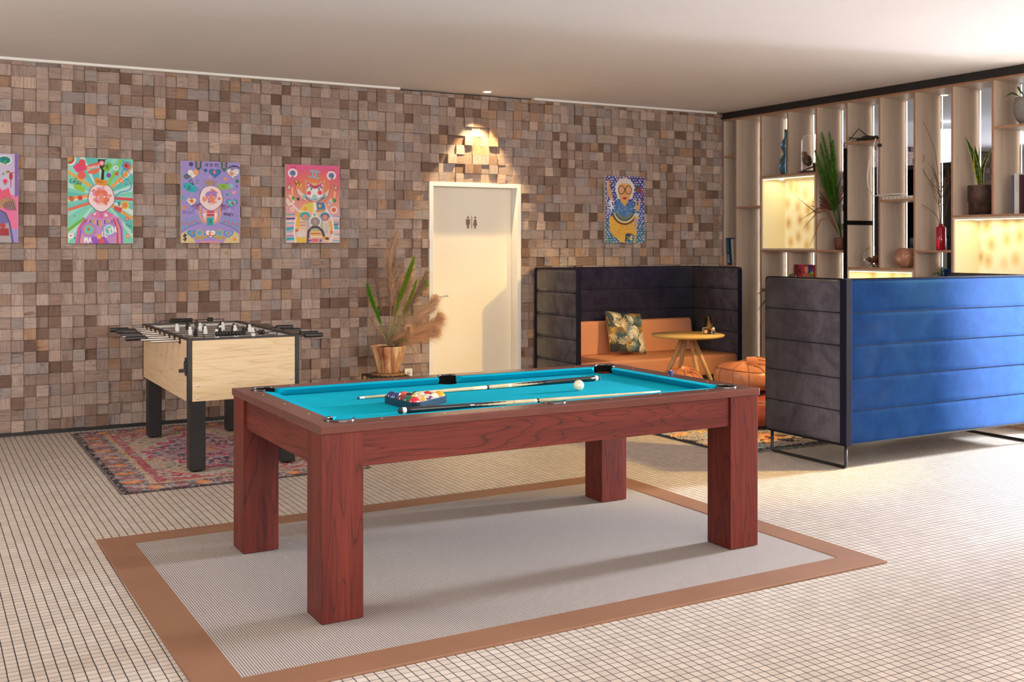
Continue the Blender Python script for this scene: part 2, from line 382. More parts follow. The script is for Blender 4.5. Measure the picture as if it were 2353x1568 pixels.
# ------------------------------------------------------------------ raster artwork (painted with numpy into vertex colours)
class Art:
    def __init__(s,w,h,bx,res):  # bx: pixel box of the picture in the sketch, w,h metres, res metres per cell
        s.w,s.h=w,h; s.nx=int(w/res)+1; s.ny=int(h/res)+1; k=3; s.k=k
        xs=(np.arange(s.nx*k)+.5)/(s.nx*k); ys=(np.arange(s.ny*k)+.5)/(s.ny*k)
        s.X,s.Y=np.meshgrid(bx[0]+xs*(bx[2]-bx[0]),bx[1]+ys*(bx[3]-bx[1])); s.I=np.ones(s.X.shape+(3,)); s.bx=bx
    def put(s,mask,col):
        s.I[mask]=np.array(col)/255.
    def circle(s,x,y,r,col,ry=None): ry=ry or r; s.put(((s.X-x)/r)**2+((s.Y-y)/ry)**2<1,col)
    def ring(s,x,y,r,w,col,a0=None,a1=None,ry=None):
        ry=ry or r; d=np.sqrt(((s.X-x))**2+((s.Y-y)*r/ry)**2); m=abs(d-r)<w/2
        if a0 is not None:
            a=np.degrees(np.arctan2(s.Y-y,s.X-x))%360; m&=((a-a0)%360)<((a1-a0)%360)
        s.put(m,col)
    def poly(s,pts,col):
        m=np.zeros(s.X.shape,bool); n=len(pts)
        for i in range(n):
            (x0,y0),(x1,y1)=pts[i],pts[(i+1)%n]
            if y0==y1: continue
            c=((s.Y>=min(y0,y1))&(s.Y<max(y0,y1)))&(s.X<(x1-x0)*(s.Y-y0)/(y1-y0)+x0); m^=c
        s.put(m,col)
    def line(s,pts,w,col,dash=None):
        m=np.zeros(s.X.shape,bool)
        for (x0,y0),(x1,y1) in zip(pts[:-1],pts[1:]):
            dx,dy=x1-x0,y1-y0; L=dx*dx+dy*dy+1e-9; t=np.clip(((s.X-x0)*dx+(s.Y-y0)*dy)/L,0,1)
            q=(s.X-x0-t*dx)**2+(s.Y-y0-t*dy)**2<(w/2)**2
            if dash: q&=(((t*math.sqrt(L))%dash)<dash*.55)
            m|=q
        s.put(m,col)
    def heart(s,x,y,r,col):
        a=[(x+r*(math.sin(t)**3)*1.0, y-r*.85*(13*math.cos(t)-5*math.cos(2*t)-2*math.cos(3*t)-math.cos(4*t))/15) for t in np.linspace(0,2*PI,40)[:-1]]
        s.poly(a,col)
    G={'A':[[(0,1),(.5,0),(1,1)],[(.2,.6),(.8,.6)]],'B':[[(0,0),(0,1),(.8,.8),(.8,.6),(0,.5),(.7,.3),(.7,.1),(0,0)]],'C':[[(1,.1),(.4,0),(0,.5),(.4,1),(1,.9)]],
     'D':[[(0,0),(0,1),(.7,.9),(1,.5),(.7,.1),(0,0)]],'E':[[(1,0),(0,0),(0,1),(1,1)],[(0,.5),(.8,.5)]],'F':[[(1,0),(0,0),(0,1)],[(0,.5),(.7,.5)]],'G':[[(1,.1),(.4,0),(0,.5),(.4,1),(1,.9),(1,.55),(.6,.55)]],
     'H':[[(0,0),(0,1)],[(1,0),(1,1)],[(0,.5),(1,.5)]],'I':[[(.5,0),(.5,1)]],'K':[[(0,0),(0,1)],[(1,0),(0,.5),(1,1)]],'L':[[(0,0),(0,1),(.9,1)]],'M':[[(0,1),(.1,0),(.5,.6),(.9,0),(1,1)]],
     'N':[[(0,1),(0,0),(1,1),(1,0)]],'O':[[(.5,0),(0,.5),(.5,1),(1,.5),(.5,0)]],'R':[[(0,1),(0,0),(.9,.2),(0,.5),(1,1)]],'S':[[(1,.1),(.4,0),(.05,.25),(.9,.7),(.6,1),(0,.9)]],'T':[[(0,0),(1,0)],[(.5,0),(.5,1)]],
     'U':[[(0,0),(0,.8),(.5,1),(1,.8),(1,0)]],'V':[[(0,0),(.5,1),(1,0)]],'W':[[(0,0),(.25,1),(.5,.4),(.75,1),(1,0)]],'X':[[(0,0),(1,1)],[(1,0),(0,1)]],'Y':[[(0,0),(.5,.5),(1,0)],[(.5,.5),(.5,1)]],
     '$':[[(1,.15),(.4,.05),(.05,.3),(.9,.7),(.6,.95),(0,.85)],[(.5,-.15),(.5,1.15)]],'+':[[(.5,0),(.5,1)],[(0,.5),(1,.5)]],' ':[]}
    def text(s,t,x,y,h,col,w=None,ang=0,adv=.85):
        c,sn=math.cos(R(ang)),math.sin(R(ang)); w=w or h*.16
        for i,ch in enumerate(t):
            for st in s.G.get(ch,[]):
                s.line([(x+((i*adv+px*.6)*h)*c-(py*h)*sn, y+((i*adv+px*.6)*h)*sn+(py*h)*c) for px,py in st],w,col)
    def out(s):
        I=s.I.reshape(s.ny,s.k,s.nx,s.k,3).mean((1,3)); return np.where(I<=.04045,I/12.92,((I+.055)/1.055)**2.4)*.86
def grid_mesh(name,I,w,h,mat,parent=None,zfun=None,vertical=True,loc=(0,0,0),rot=0,y=0):
    """colour grid: vertical -> XZ plane facing -Y (row 0 on top); else XY plane facing up (row 0 at y=0)"""
    ny,nx=I.shape[:2]; xs=np.linspace(0,w,nx); zs=np.linspace(0,h,ny); X,Z=np.meshgrid(xs,zs)
    if vertical: co=np.stack([X,np.full_like(X,y),h-Z],-1)
    else:
        H=np.zeros_like(X) if zfun is None else zfun(X,Z); co=np.stack([X,Z,H],-1)
    idx=np.arange(nx*ny).reshape(ny,nx); a=idx[:-1,:-1].ravel();b=idx[:-1,1:].ravel();c=idx[1:,1:].ravel();d=idx[1:,:-1].ravel()
    F=np.stack([d,c,b,a],-1) if vertical else np.stack([a,b,c,d],-1)
    me=bpy.data.meshes.new(name); me.from_pydata(co.reshape(-1,3).tolist(),[],F.tolist()); me.materials.append(mat)
    at=me.color_attributes.new('Col','FLOAT_COLOR','POINT'); at.data.foreach_set('color',np.concatenate([I.reshape(-1,3),np.ones((nx*ny,1))],1).astype(np.float32).ravel())
    o=bpy.data.objects.new(name,me); COL.objects.link(o); o.location=loc; o.rotation_euler=(0,0,rot)
    if parent: o.parent=parent
    return o
paintm=attrmat('canvas_paint',.62); linen=mottled('linen_edge',(.55,.43,.33),(.60,.48,.37),30,.8)
def painting(x,z,art,label):
    t=thing('canvas_painting',label,'painting',(x,9.515,z),0,'paintings on the wood-block wall')
    MB().box(0,art.w,.0,.040,0,art.h).build('stretched_canvas',linen,t)
    grid_mesh('painted_picture',art.out(),art.w-.004,art.h,paintm,t,y=-.0006,loc=(.002,0,0))
    return t
BLK=(35,25,35)
def rays(a,cx,cy,cols,n=26,seed=3):
    r=random.Random(seed); ang=[i*2*PI/n+r.uniform(-.08,.08) for i in range(n)]
    for i in range(n):
        p,q=ang[i],ang[(i+1)%n]+ (2*PI if i==n-1 else 0); q=p+(q-p)*r.uniform(.35,.95)
        a.poly([(cx,cy),(cx+2500*math.cos(p),cy+2500*math.sin(p)),(cx+2500*math.cos(q),cy+2500*math.sin(q))],cols[i%len(cols)])
def dots(a,n,cols,rmin,rmax,seed,x0,y0,x1,y1,avoid=None):
    r=random.Random(seed)
    for _ in range(n):
        x,y=r.uniform(x0,x1),r.uniform(y0,y1)
        if avoid and avoid(x,y): continue
        q=r.uniform(rmin,rmax); a.circle(x,y,q,r.choice(cols))
        if q>14: a.circle(x,y,q*.5,r.choice(cols))
def face(a,cx,cy,sx,sy,main,alt):
    pts=[(cx+sx*math.cos(t)*(1+.04*math.sin(5*t)),cy+sy*math.sin(t)*(1 if math.sin(t)<0 else 1.12)*(1-.12*abs(math.cos(t))*max(0,math.sin(t)))) for t in np.linspace(0,2*PI,30)[:-1]]
    a.poly([(cx+(x-cx)*1.05,cy+(y-cy)*1.04) for x,y in pts],(90,60,90)); a.poly(pts,(247,225,228))
    r=random.Random(int(cx))
    for k in range(26):
        t=r.uniform(0,2*PI); d=r.uniform(.1,.75); a.circle(cx+sx*d*math.cos(t),cy+sy*d*math.sin(t)*.9-sy*.05,r.uniform(.10,.22)*sx,r.choice(main),ry=r.uniform(.08,.25)*sy)
    a.circle(cx,cy-sy*.25,sx*.5,main[0],ry=sy*.3); a.circle(cx,cy+sy*.1,sx*.22,main[1],ry=sy*.4)
    for sgn in (-1,1):
        a.circle(cx+sgn*sx*.38,cy-.02*sy,sx*.2,(250,235,235),ry=sy*.07); a.line([(cx+sgn*sx*.2,cy-.1*sy),(cx+sgn*sx*.6,cy-.06*sy)],6,alt); a.circle(cx+sgn*sx*.38,cy,sx*.07,alt)
    a.circle(cx,cy+sy*.62,sx*.32,(250,235,235),ry=sy*.14); a.line([(cx-sx*.22,cy+sy*.62),(cx,cy+sy*.58),(cx+sx*.22,cy+sy*.62)],7,alt)
# painting: green burst
a=Art(.517,.717,(100,140,1075,1435),.0034); a.put(a.X>-1e9,(125,215,195))
rays(a,590,720,[(150,225,205),(110,205,200),(225,240,235),(95,200,190),(190,232,220),(130,220,190)],30,3)
for p,q,c in [((110,370),(430,570),(245,175,60)),((1070,250),(740,590),(245,170,70)),((110,760),(400,720),(245,165,70)),((1070,760),(800,745),(225,70,75)),((1060,1050),(740,850),(245,165,70)),((110,1235),(330,1060),(110,190,50)),((110,930),(420,825),(235,110,80)),((880,180),(690,560),(140,210,60))]: a.line([p,q],42,c)
a.poly([(545,160),(650,160),(630,480),(585,470),(600,330),(540,240)],(20,18,20))
a.poly([(175,290),(240,230),(350,210),(375,300),(340,340),(235,375)],(235,65,120)); a.circle(310,220,50,(235,75,90))
a.line([(370,300),(600,220)],60,(235,85,80)); a.circle(600,220,42,(235,120,130)); a.circle(600,220,18,(250,230,230)); a.text('FRAGILE',385,285,34,(250,240,240),8,-14,.78)
a.poly([(385,345),(575,290),(560,340),(500,390),(395,380)],(240,110,85))
a.circle(130,180,90,(240,240,235)); a.circle(120,170,78,(200,50,60)); a.circle(120,165,50,(120,190,60)); a.circle(115,160,28,(240,120,90))
a.circle(305,410,62,(240,110,90)); a.ring(305,410,42,6,(220,80,70)); a.ring(305,410,22,6,(220,80,70))
a.poly([(610,300),(700,195),(770,250),(680,360)],(120,195,50)); a.text('S',665,245,50,(30,60,30),10)
a.circle(705,400,36,(120,80,180)); a.circle(825,375,28,(225,80,70)); a.circle(810,285,38,(245,245,245)); a.circle(810,285,18,(100,200,170))
a.poly([(180,560),(250,530),(350,610),(340,670),(200,620)],(150,210,60)); a.text('CASH',140,470,52,(25,60,60),9,14)
a.ring(975,245,58,14,(60,120,210)); a.circle(975,245,44,(225,75,70)); a.text('N',955,225,38,(60,30,40),8)
a.line([(930,300),(900,360),(920,420),(1000,470),(1050,530),(1040,600),(980,630),(880,650),(820,700),(812,740)],15,(60,145,215))
a.line([(940,300),(1010,340),(1045,400)],12,(110,130,220)); a.circle(895,480,34,(240,130,70)); a.circle(895,480,14,(245,245,240)); a.circle(960,385,34,(245,160,60))
a.circle(155,765,40,(225,80,60)); a.circle(280,750,38,(225,75,65)); a.ring(155,765,22,6,(120,190,60)); a.circle(280,750,16,(190,40,50))
a.circle(950,850,62,(225,215,60)); a.circle(950,850,44,(240,140,80)); a.ring(950,850,24,5,(210,90,70)); a.text('$',845,810,50,(20,70,40),9)
a.poly([(790,860),(915,890),(880,970),(785,920)],(215,70,80)); a.circle(980,1055,28,(225,80,80)); a.circle(980,1055,12,(240,240,240)); a.circle(995,1320,32,(240,130,90)); a.circle(995,1320,14,(245,240,235)); a.text('GIRL',975,1130,30,(30,110,90),7,25)
a.circle(145,1320,42,(248,245,245)); a.heart(145,1318,16,(170,40,110)); a.text('POP',175,1380,30,(40,90,80),6,-70)
a.poly([(205,1410),(240,1200),(330,1070),(430,985),(750,985),(890,1050),(925,1200),(930,1435),(205,1435)],(205,150,205))
for k,c in enumerate([(225,80,130),(150,90,190),(240,160,120)]): a.line([(225+34*k,1425),(262+34*k,1210),(350+28*k,1080)],26,c)
for k,c in enumerate([(130,90,190),(240,150,120),(205,50,90)]): a.line([(905-32*k,1425),(895-32*k,1210),(830-24*k,1060)],24,c)
for k in range(13): a.line([(430+27*k,1085),(430+27*k,1165-abs(k-6)*3)],18,[(90,50,150),(140,200,60),(245,170,70),(230,150,210)][k%4])
for cx in (410,710):
    a.circle(cx,1225,115,(175,140,220)); a.circle(cx,1225,78,(245,150,70) if cx<500 else (230,235,245)); a.circle(cx,1225,62,(95,215,195)); a.circle(cx-5,1222,22,(235,80,70))
a.poly([(450,1330),(640,1330),(720,1435),(420,1435)],(160,90,200)); a.circle(560,1330,36,(245,180,60)); a.circle(600,1400,40,(230,90,80))
a.poly([(440,990),(560,920),(640,920),(780,990),(760,1030),(590,1055),(470,1030)],(225,120,175)); a.poly([(470,990),(520,960),(500,1010)],(248,235,240)); a.poly([(650,960),(700,1020),(640,1025)],(248,235,240)); a.line([(590,930),(590,1040)],7,(120,70,100))
face(a,595,730,192,200,[(235,120,95),(240,150,130),(230,150,185)],(235,110,80))
a.poly([(505,435),(610,470),(685,485),(665,565),(560,555),(490,520)],(235,150,50)); a.text('BOO',535,480,34,(150,90,20),6,8)
a.text('MA',345,1345,70,(250,250,250),18); a.text('IL',590,1255,70,(250,250,250),16); a.text('YN',690,1200,80,(250,250,250),18,-10)
dots(a,34,[(220,70,60),(110,80,180),(100,190,60),(60,160,160),(245,150,60)],8,16,5,110,150,1070,1420,lambda x,y:300<x<860 and y>380)
painting(1.104,1.567,a,'green and turquoise portrait painting with coloured rays around a pink face')
# painting: violet hearts
a=Art(.517,.717,(95,130,1018,1420),.0034); a.put(a.X>-1e9,(165,150,218))
V=(165,150,218)
dots(a,60,[(150,135,205),(180,165,228)],12,30,8,95,130,1018,1420)
for x,y,r,c in [(280,330,88,(245,235,235)),(620,310,88,(55,125,190)),(905,300,100,(240,238,240)),(255,765,75,(247,235,235)),(885,780,82,(90,175,215))]: a.heart(x,y,r*1.08,(70,70,110)); a.heart(x,y,r,c)
a.circle(325,310,44,(250,170,110)); a.circle(610,300,28,(225,90,70)); a.circle(610,300,13,(250,200,150)); a.circle(882,310,34,(245,160,110)); a.circle(260,760,34,(240,160,50)); a.circle(260,758,18,(215,80,60)); a.heart(888,780,55,(130,215,225)); a.circle(895,782,24,(200,80,50))
dots(a,26,[(60,90,90)],4,6,3,840,240,980,370)
for x in (362,762): a.line([(x-38,135),(x-34,225),(x,265),(x+34,225),(x+38,135)],26,(50,100,70)); a.line([(x-18,135),(x,225),(x+18,135)],14,(170,120,100))
a.text('GYPSY ICY',468,165,42,(60,50,100),8,0,.55)
a.poly([(825,215),(900,180),(960,185),(1015,215),(1015,230),(955,205),(900,200),(825,230)],BLK)
a.poly([(470,500),(455,405),(505,455),(515,390),(555,450),(580,390),(600,455),(655,420),(625,505)],(175,140,120)); 
a.poly([(130,480),(240,480),(345,545),(320,630),(230,620),(130,560)],(45,180,190)); a.text('S',205,525,60,(30,90,110),12,15)
a.poly([(670,480),(840,470),(860,560),(670,575)],(150,190,80)); a.circle(755,525,26,(120,170,90)); a.circle(870,505,34,(135,205,225))
a.line([(215,450),(250,420),(290,510),(215,450)],9,BLK); a.circle(250,185,34,(80,60,120)); a.circle(180,380,40,(50,110,100)); a.circle(180,380,14,(215,70,80)); a.poly([(440,270),(480,240),(505,280),(470,310)],(40,90,140))
a.circle(970,430,28,(40,120,90)); a.text('+',950,490,45,(50,60,130),9); a.circle(812,645,30,(130,190,190)); a.circle(812,645,16,(30,110,170)); a.circle(918,610,26,(245,180,140)); a.circle(785,400,26,(240,160,90)); a.circle(145,865,28,(235,150,50)); a.circle(130,710,34,(110,170,190)); a.text('S',330,425,60,(140,120,150),12)
a.text('MONEY',760,935,42,(60,40,80),7,6,.75); a.text('CASH',150,925,40,(125,110,170),7,0,.9)
# epaulettes
for sgn,x0 in ((1,100),(-1,1000)):
    for k in range(9):
        xx=x0+sgn*k*30; a.line([(xx,1060-k*9),(xx+sgn*18,1200-k*14)],17,[(75,185,210),(150,140,215)][k%2]); a.circle(xx+sgn*10,1110-k*8+((k*37)%50),12,(225,100,80))
    a.line([(x0,1245),(x0+sgn*120,1160),(x0+sgn*300,1095)],9,(40,120,130))
    for k in range(5): a.line([(545-sgn*150,790),(545-sgn*(300-k*30),850+k*16-(0 if k<3 else 10))],12,[(110,60,110),(150,90,140)][k%2])
a.poly([(95,1420),(95,1270),(330,1140),(545,1110),(770,1140),(1000,1270),(1000,1420)],(170,150,218)); a.poly([(95,1420),(95,1275),(200,1215),(330,1420)],(228,205,150)); a.poly([(1000,1420),(1000,1275),(890,1215),(740,1420)],(228,205,150))
a.poly([(330,1420),(420,1385),(660,1385),(745,1420)],(235,150,170))
for x,c1 in ((265,(60,170,210)),(835,(130,190,220))): a.heart(x,1270,78,(100,110,190)); a.heart(x,1268,64,c1); a.circle(x,1265,20,(235,120,90))
for x in (378,690): a.circle(x,1260,62,(200,190,70)); a.circle(x,1260,50,(170,160,220)); a.circle(x,1260,34,(80,190,210)); a.circle(x,1258,10,(230,90,90))
for sgn in (-1,1): a.line([(545+sgn*60,1310),(545+sgn*140,1345),(545+sgn*225,1335)],34,(190,185,60)); [a.circle(545+sgn*(90+k*40),1335,9,(215,90,60)) for k in range(4)]
a.heart(550,1275,90,(90,80,140)); a.heart(550,1270,80,(248,246,248)); a.text('I',522,1250,52,(225,80,50),22); a.line([(520,1255),(590,1255)],14,(240,160,60)); a.line([(520,1300),(590,1300)],14,(225,80,50))
a.text('$',130,1285,90,(45,35,60),16); a.circle(928,1360,26,(240,165,50))
a.poly([(420,870),(490,900),(600,900),(670,870),(660,1090),(440,1090)],(240,170,170)); a.poly([(430,960),(480,940),(470,1060)],(248,240,240)); a.poly([(610,940),(660,950),(620,1080)],(248,240,240))
a.poly([(495,915),(605,915),(610,995),(495,995)],(200,70,90)); a.line([(500,950),(605,950)],12,(235,190,190)); a.poly([(488,1015),(598,1010),(592,1140),(490,1140)],(50,175,175)); a.text('II',520,1045,60,(60,60,60),9,0,.4)
a.line([(392,840),(380,960),(420,1060),(470,1100)],30,(240,165,120)); a.line([(690,840),(705,960),(670,1050),(615,1100)],30,(240,165,120))
face(a,560,700,180,185,[(170,130,215),(235,140,120),(240,150,130),(235,110,80)],(225,100,80))
dots(a,40,[(50,45,80),(70,60,110)],5,9,9,100,140,1010,1000,lambda x,y:350<x<760 and y>380)
painting(2.018,1.572,a,'violet painting full of hearts with a crowned pale face')
# painting: pink cat
a=Art(.517,.717,(125,130,985,1410),.0034)
t=(a.Y-130)/1280; a.I[:]=(np.stack([np.interp(t,[0,.25,.45,.7,1],[232,228,232,238,232]),np.interp(t,[0,.25,.45,.7,1],[95,105,150,180,205]),np.interp(t,[0,.25,.45,.7,1],[150,120,130,200,205])],-1))/255.
d=np.clip(1-np.sqrt((a.X-580)**2/420**2+(a.Y-480)**2/300**2),0,1)[...,None]; a.I=a.I*(1-d*.9)+np.array([235,150,60])/255.*d*.9
for y in range(960,1400,34): a.line([(125,y),(260,y-12)],16,[(90,200,210),(245,190,190),(150,110,190),(235,240,240)][(y//34)%4]); a.line([(880,y),(985,y+8)],16,[(245,200,190),(90,195,200),(240,240,240)][(y//34)%3])
a.line([(125,1015),(255,1012)],24,(40,70,130)); a.line([(890,1100),(960,1098)],20,(40,60,110)); a.poly([(880,1115),(960,1120),(950,1180),(890,1190)],(60,180,195)); a.line([(125,1190),(240,1175)],46,(60,180,195)); a.line([(125,1345),(240,1335)],40,(50,175,190))
for x,y in ((232,275),(848,295)):
    a.ring(x,y,62,26,(248,240,242),100 if x>500 else 110,70 if x<500 else 60); a.circle(x,y,38,(60,140,190)); a.line([(x,y-15),(x,y+4),(x+18,y+4)],7,(30,40,60)); a.line([(x,y+40),(x,y+120 if x<500 else y+230)],16,(170,120,185))
a.text('DIE',208,165,30,(150,60,70),5); a.text('YOU',830,190,28,(170,70,90),5)
C=(110,205,222)
a.ring(622,282,55,20,C,40,320) if False else None
a.ring(540,280,62,20,C,-70%360,70); a.ring(608,282,62,20,C,110,250)
a.line([(505,235),(540,218)],20,C); a.line([(490,318),(530,335)],20,C); a.line([(610,222),(652,245)],20,C); a.line([(600,342),(645,345)],20,C)
a.poly([(135,530),(190,425),(200,560)],(150,80,90)); a.poly([(150,525),(185,455),(192,545)],(225,215,205)); a.poly([(875,445),(965,490),(915,555)],(150,80,90)); a.poly([(895,465),(945,492),(915,535)],(235,190,195))
for k in range(6): a.line([(255+k*16,400+(k%3)*12),(290+k*14,480)],6,(70,50,40))
dots(a,6,[(240,210,50)],10,16,2,250,400,360,490); a.ring(358,525,24,8,(240,190,150)); a.circle(358,525,16,(225,120,60))
W_=(245,240,235)
a.line([(225,515),(225,640)],26,(250,190,130)); a.line([(905,560),(900,660)],24,(250,200,150))
a.poly([(275,500),(420,620),(440,720),(360,690),(300,590)],(235,215,200)); a.poly([(825,500),(745,590),(735,700),(790,650)],(235,215,200)); a.line([(275,500),(310,620),(420,720)],10,(190,60,50)); a.line([(825,500),(800,620),(740,720)],10,(190,60,50))
a.line([(130,715),(175,795),(255,745),(180,635)],22,W_); a.line([(150,695),(195,770)],18,W_); a.line([(215,770),(320,890)],22,W_)
a.circle(240,680,26,(60,170,60)); a.circle(318,695,26,(70,70,80)); a.poly([(800,720),(850,665),(870,740),(790,810)],(230,215,215)); a.text('CC',795,725,34,(120,80,90),6); a.circle(895,705,30,(30,110,50)); a.circle(890,705,16,(70,210,80))
a.ring(888,862,48,18,W_); a.circle(888,862,38,(225,110,60)); a.circle(225,862,32,W_); a.circle(225,862,14,(235,140,60))
a.line([(125,935),(190,945),(270,935)],9,(150,140,70))
# robe
a.poly([(270,1410),(240,1250),(262,1050),(320,900),(400,790),(570,740),(730,740),(780,850),(870,1010),(900,1180),(880,1300),(820,1410)],(247,243,238))
a.poly([(290,1410),(262,1250),(285,1050),(340,920),(560,880),(760,900),(850,1040),(875,1180),(860,1290),(800,1410)],(240,200,170))
a.poly([(300,900),(290,1060),(270,1120),(330,1180),(360,900)],(245,190,60)); a.poly([(840,1000),(870,1150),(850,1260),(820,1100)],(245,180,80))
a.poly([(350,860),(400,780),(560,740),(560,890),(360,890)],(240,205,90)); a.circle(500,790,36,(215,220,80)); a.circle(430,850,30,(240,170,70)); a.poly([(600,740),(730,740),(760,850),(620,890)],(80,130,180)); a.circle(660,800,26,(235,180,70)); a.line([(600,890),(750,865)],30,(240,170,70)); a.line([(610,890),(740,880)],8,(60,90,100))
for sgn in (-1,1):
    for k in range(8): a.line([(585+sgn*(60+k*14),735-k*9),(585+sgn*(55+k*18),690-k*8)],8,(70,100,170) if k%2 else (40,60,110))
    a.circle(585+sgn*160,980,62,(100,80,160) if sgn>0 else (60,170,180)); a.circle(585+sgn*160,985,44,(235,150,120)); a.ring(585+sgn*160,990,78,22,(70,175,190),180,360)
    for k in range(7): a.line([(585+sgn*90,1010+k*26),(585+sgn*135,1000+k*30)],10,(70,170,195))
    for k in range(4): a.line([(585+sgn*150,1050+k*24),(585+sgn*235,1050+k*24)],9,(120,60,130) if k%2 else (240,190,170))
a.ring(588,1060,84,18,W_); a.circle(588,1060,76,(150,135,140)); [a.circle(588,1020+k*30,10,(225,215,60)) for k in range(4)]
for k in range(8): a.line([(588,1060),(588+70*math.cos(k*.8),1060+70*math.sin(k*.8))],6,(190,175,180))
a.line([(540,970),(575,885),(620,970)],16,W_); a.poly([(555,960),(575,915),(600,960)],(60,180,190))
a.line([(470,1400),(480,1220),(545,1150),(630,1150),(700,1210),(740,1330),(790,1340)],40,(70,65,80)); a.poly([(520,1180),(650,1180),(680,1310),(520,1310)],(245,190,110)); a.line([(530,1195),(650,1195)],16,(70,190,195)); a.line([(520,1255),(670,1255)],18,(190,110,90)); a.line([(520,1305),(690,1305)],14,W_)
a.poly([(480,1330),(700,1330),(700,1400),(480,1400)],(240,170,170)); a.text('COO',530,1345,42,(220,60,90),12); a.circle(675,1370,22,(90,100,190)); a.circle(500,1370,20,(90,100,190))
a.poly([(290,1220),(420,1190),(460,1260),(380,1330),(300,1300)],(235,220,215)); a.poly([(290,1330),(430,1310),(440,1400),(290,1400)],(240,200,70)); a.poly([(720,1060),(800,1060),(830,1270),(760,1310),(720,1180)],(232,222,210)); a.circle(295,1205,26,(225,110,60)); a.circle(850,1235,28,(220,90,50)); a.circle(850,1235,14,(240,180,90)); a.circle(730,1325,28,(225,170,40))
for y in range(1080,1260,26): a.line([(740,y),(800,y+20)],5,(120,110,110))
# cat head
a.poly([(425,375),(540,430),(545,520),(440,560)],(225,180,140)); a.poly([(750,365),(640,430),(630,520),(715,560)],(225,180,140)); a.poly([(448,400),(530,450),(520,510),(455,530)],(210,70,130)); a.poly([(730,395),(650,450),(660,510),(705,520)],(210,70,130)); a.poly([(460,430),(500,460),(470,500)],(245,220,225)); a.poly([(715,420),(680,460),(705,490)],(245,220,225))
a.circle(580,590,142,(150,170,190),ry=130); a.circle(580,590,134,(247,243,243),ry=122); a.circle(582,470,70,(205,60,120),ry=48); a.circle(580,445,50,(240,190,130),ry=22)
a.circle(487,592,34,(240,75,90)); a.circle(665,582,38,(240,75,90))
for x in (525,648): a.line([(x-25,475),(x,520),(x+30,480)],9,(50,140,60)); a.line([(x,515),(x-10,560)],8,(50,140,60)); a.circle(x,525,16,(60,150,70))
a.circle(580,655,42,(165,210,220)); a.circle(580,658,12,(240,190,60)); a.line([(490,660),(530,690),(590,700),(640,685),(690,655)],10,(60,130,140)); a.circle(415,650,28,(120,200,210)); a.circle(740,633,24,(120,200,210))
painting(2.952,1.575,a,'pink and orange painting of a white cat figure, nearest the door')
# painting: woman with round glasses
a=Art(.515,.722,(250,200,935,1395),.0034); t=np.clip((a.Y-200)/1195,0,1)
a.I[:]=np.stack([np.interp(t,[0,.5,.75,1],[50,45,40,30]),np.interp(t,[0,.5,.75,1],[45,65,110,125]),np.interp(t,[0,.5,.75,1],[135,160,150,140])],-1)/255.
r=random.Random(4)
for j in range(28):
    for i in range(14):
        x=262+i*50+(25 if j%2 else 0)+r.uniform(-8,8); y=215+j*43+r.uniform(-8,8)
        q=r.uniform(11,19); a.circle(x,y,q,(165,180,225) if r.random()<.85 else (240,160,130)); a.circle(x,y,q*.55,(235,238,248) if r.random()<.8 else (245,200,170))
a.poly([(272,300),(305,295),(335,420),(370,560),(375,650),(340,650),(300,560),(285,430)],(225,170,110)); a.line([(275,300),(275,400),(290,560),(265,640),(290,840),(380,840)],9,(235,235,240))
a.text('$',300,640,150,(235,238,245),26)
a.poly([(310,960),(400,880),(720,880),(760,920),(800,1100),(790,1220),(775,1380),(745,1380),(760,1240),(700,1250),(640,1300),(600,1240),(575,1390),(520,1380),(450,1310),(370,1260),(330,1180),(315,1060)],(242,190,70))
for k in range(70): x,y=r.uniform(330,780),r.uniform(1040,1300); a.line([(x,y),(x+14,y+12)],6,(170,90,90))
a.poly([(590,1240),(640,1215),(730,1240),(700,1350),(600,1350)],(30,70,110)); a.line([(620,1270),(680,1340)],10,(240,210,60)); a.line([(680,1270),(620,1340)],10,(240,210,60)); a.poly([(690,1260),(720,1250),(700,1350),(670,1340)],(240,220,160))
a.poly([(410,730),(450,650),(520,640),(580,740),(650,640),(710,660),(740,860),(640,960),(560,1000),(470,960),(410,880)],(75,125,190))
for k in range(60): x,y=r.uniform(430,720),r.uniform(670,900); a.circle(x,y,r.uniform(6,11),r.choice([(130,180,225),(40,70,130),(180,210,235)]))
for rr,w,c,n in ((250,30,(90,40,60),0),(212,14,(240,240,240),0),(180,44,(70,160,160),1),(150,24,(235,200,60),1)):
    for k in range(34):
        aa=R(18+k*144/33); a.circle(580+rr*math.cos(aa)*.86,800+rr*math.sin(aa)*1.02,w*.5,c if (k%2 or not n) else (50,50,60))
a.poly([(765,880),(830,880),(800,1100),(790,1170),(740,1170),(735,1060)],(225,190,150)); [a.line([(745,960+k*24),(800,950+k*24)],11,[(110,190,190),(215,110,90)][k%2]) for k in range(8)]
a.poly([(760,860),(835,860),(830,915),(760,915)],(215,215,235)); a.poly([(765,915),(825,915),(815,950),(762,950)],(240,200,50)); a.circle(810,760,44,(225,175,110)); a.line([(790,720),(775,600)],22,(225,180,120)); a.line([(825,720),(850,600)],22,(225,180,120)); a.ring(800,760,40,8,(120,190,210),100,260); a.poly([(775,815),(805,815),(800,850),(772,850)],(90,200,60))
a.circle(815,420,30,(70,90,60),ry=60); a.circle(850,435,32,(150,60,50),ry=55); a.circle(815,435,10,(230,90,70)); a.line([(815,340),(830,370)],12,(60,140,60)); a.circle(888,515,24,(200,90,90)); a.line([(880,600),(880,665)],18,(190,40,70))
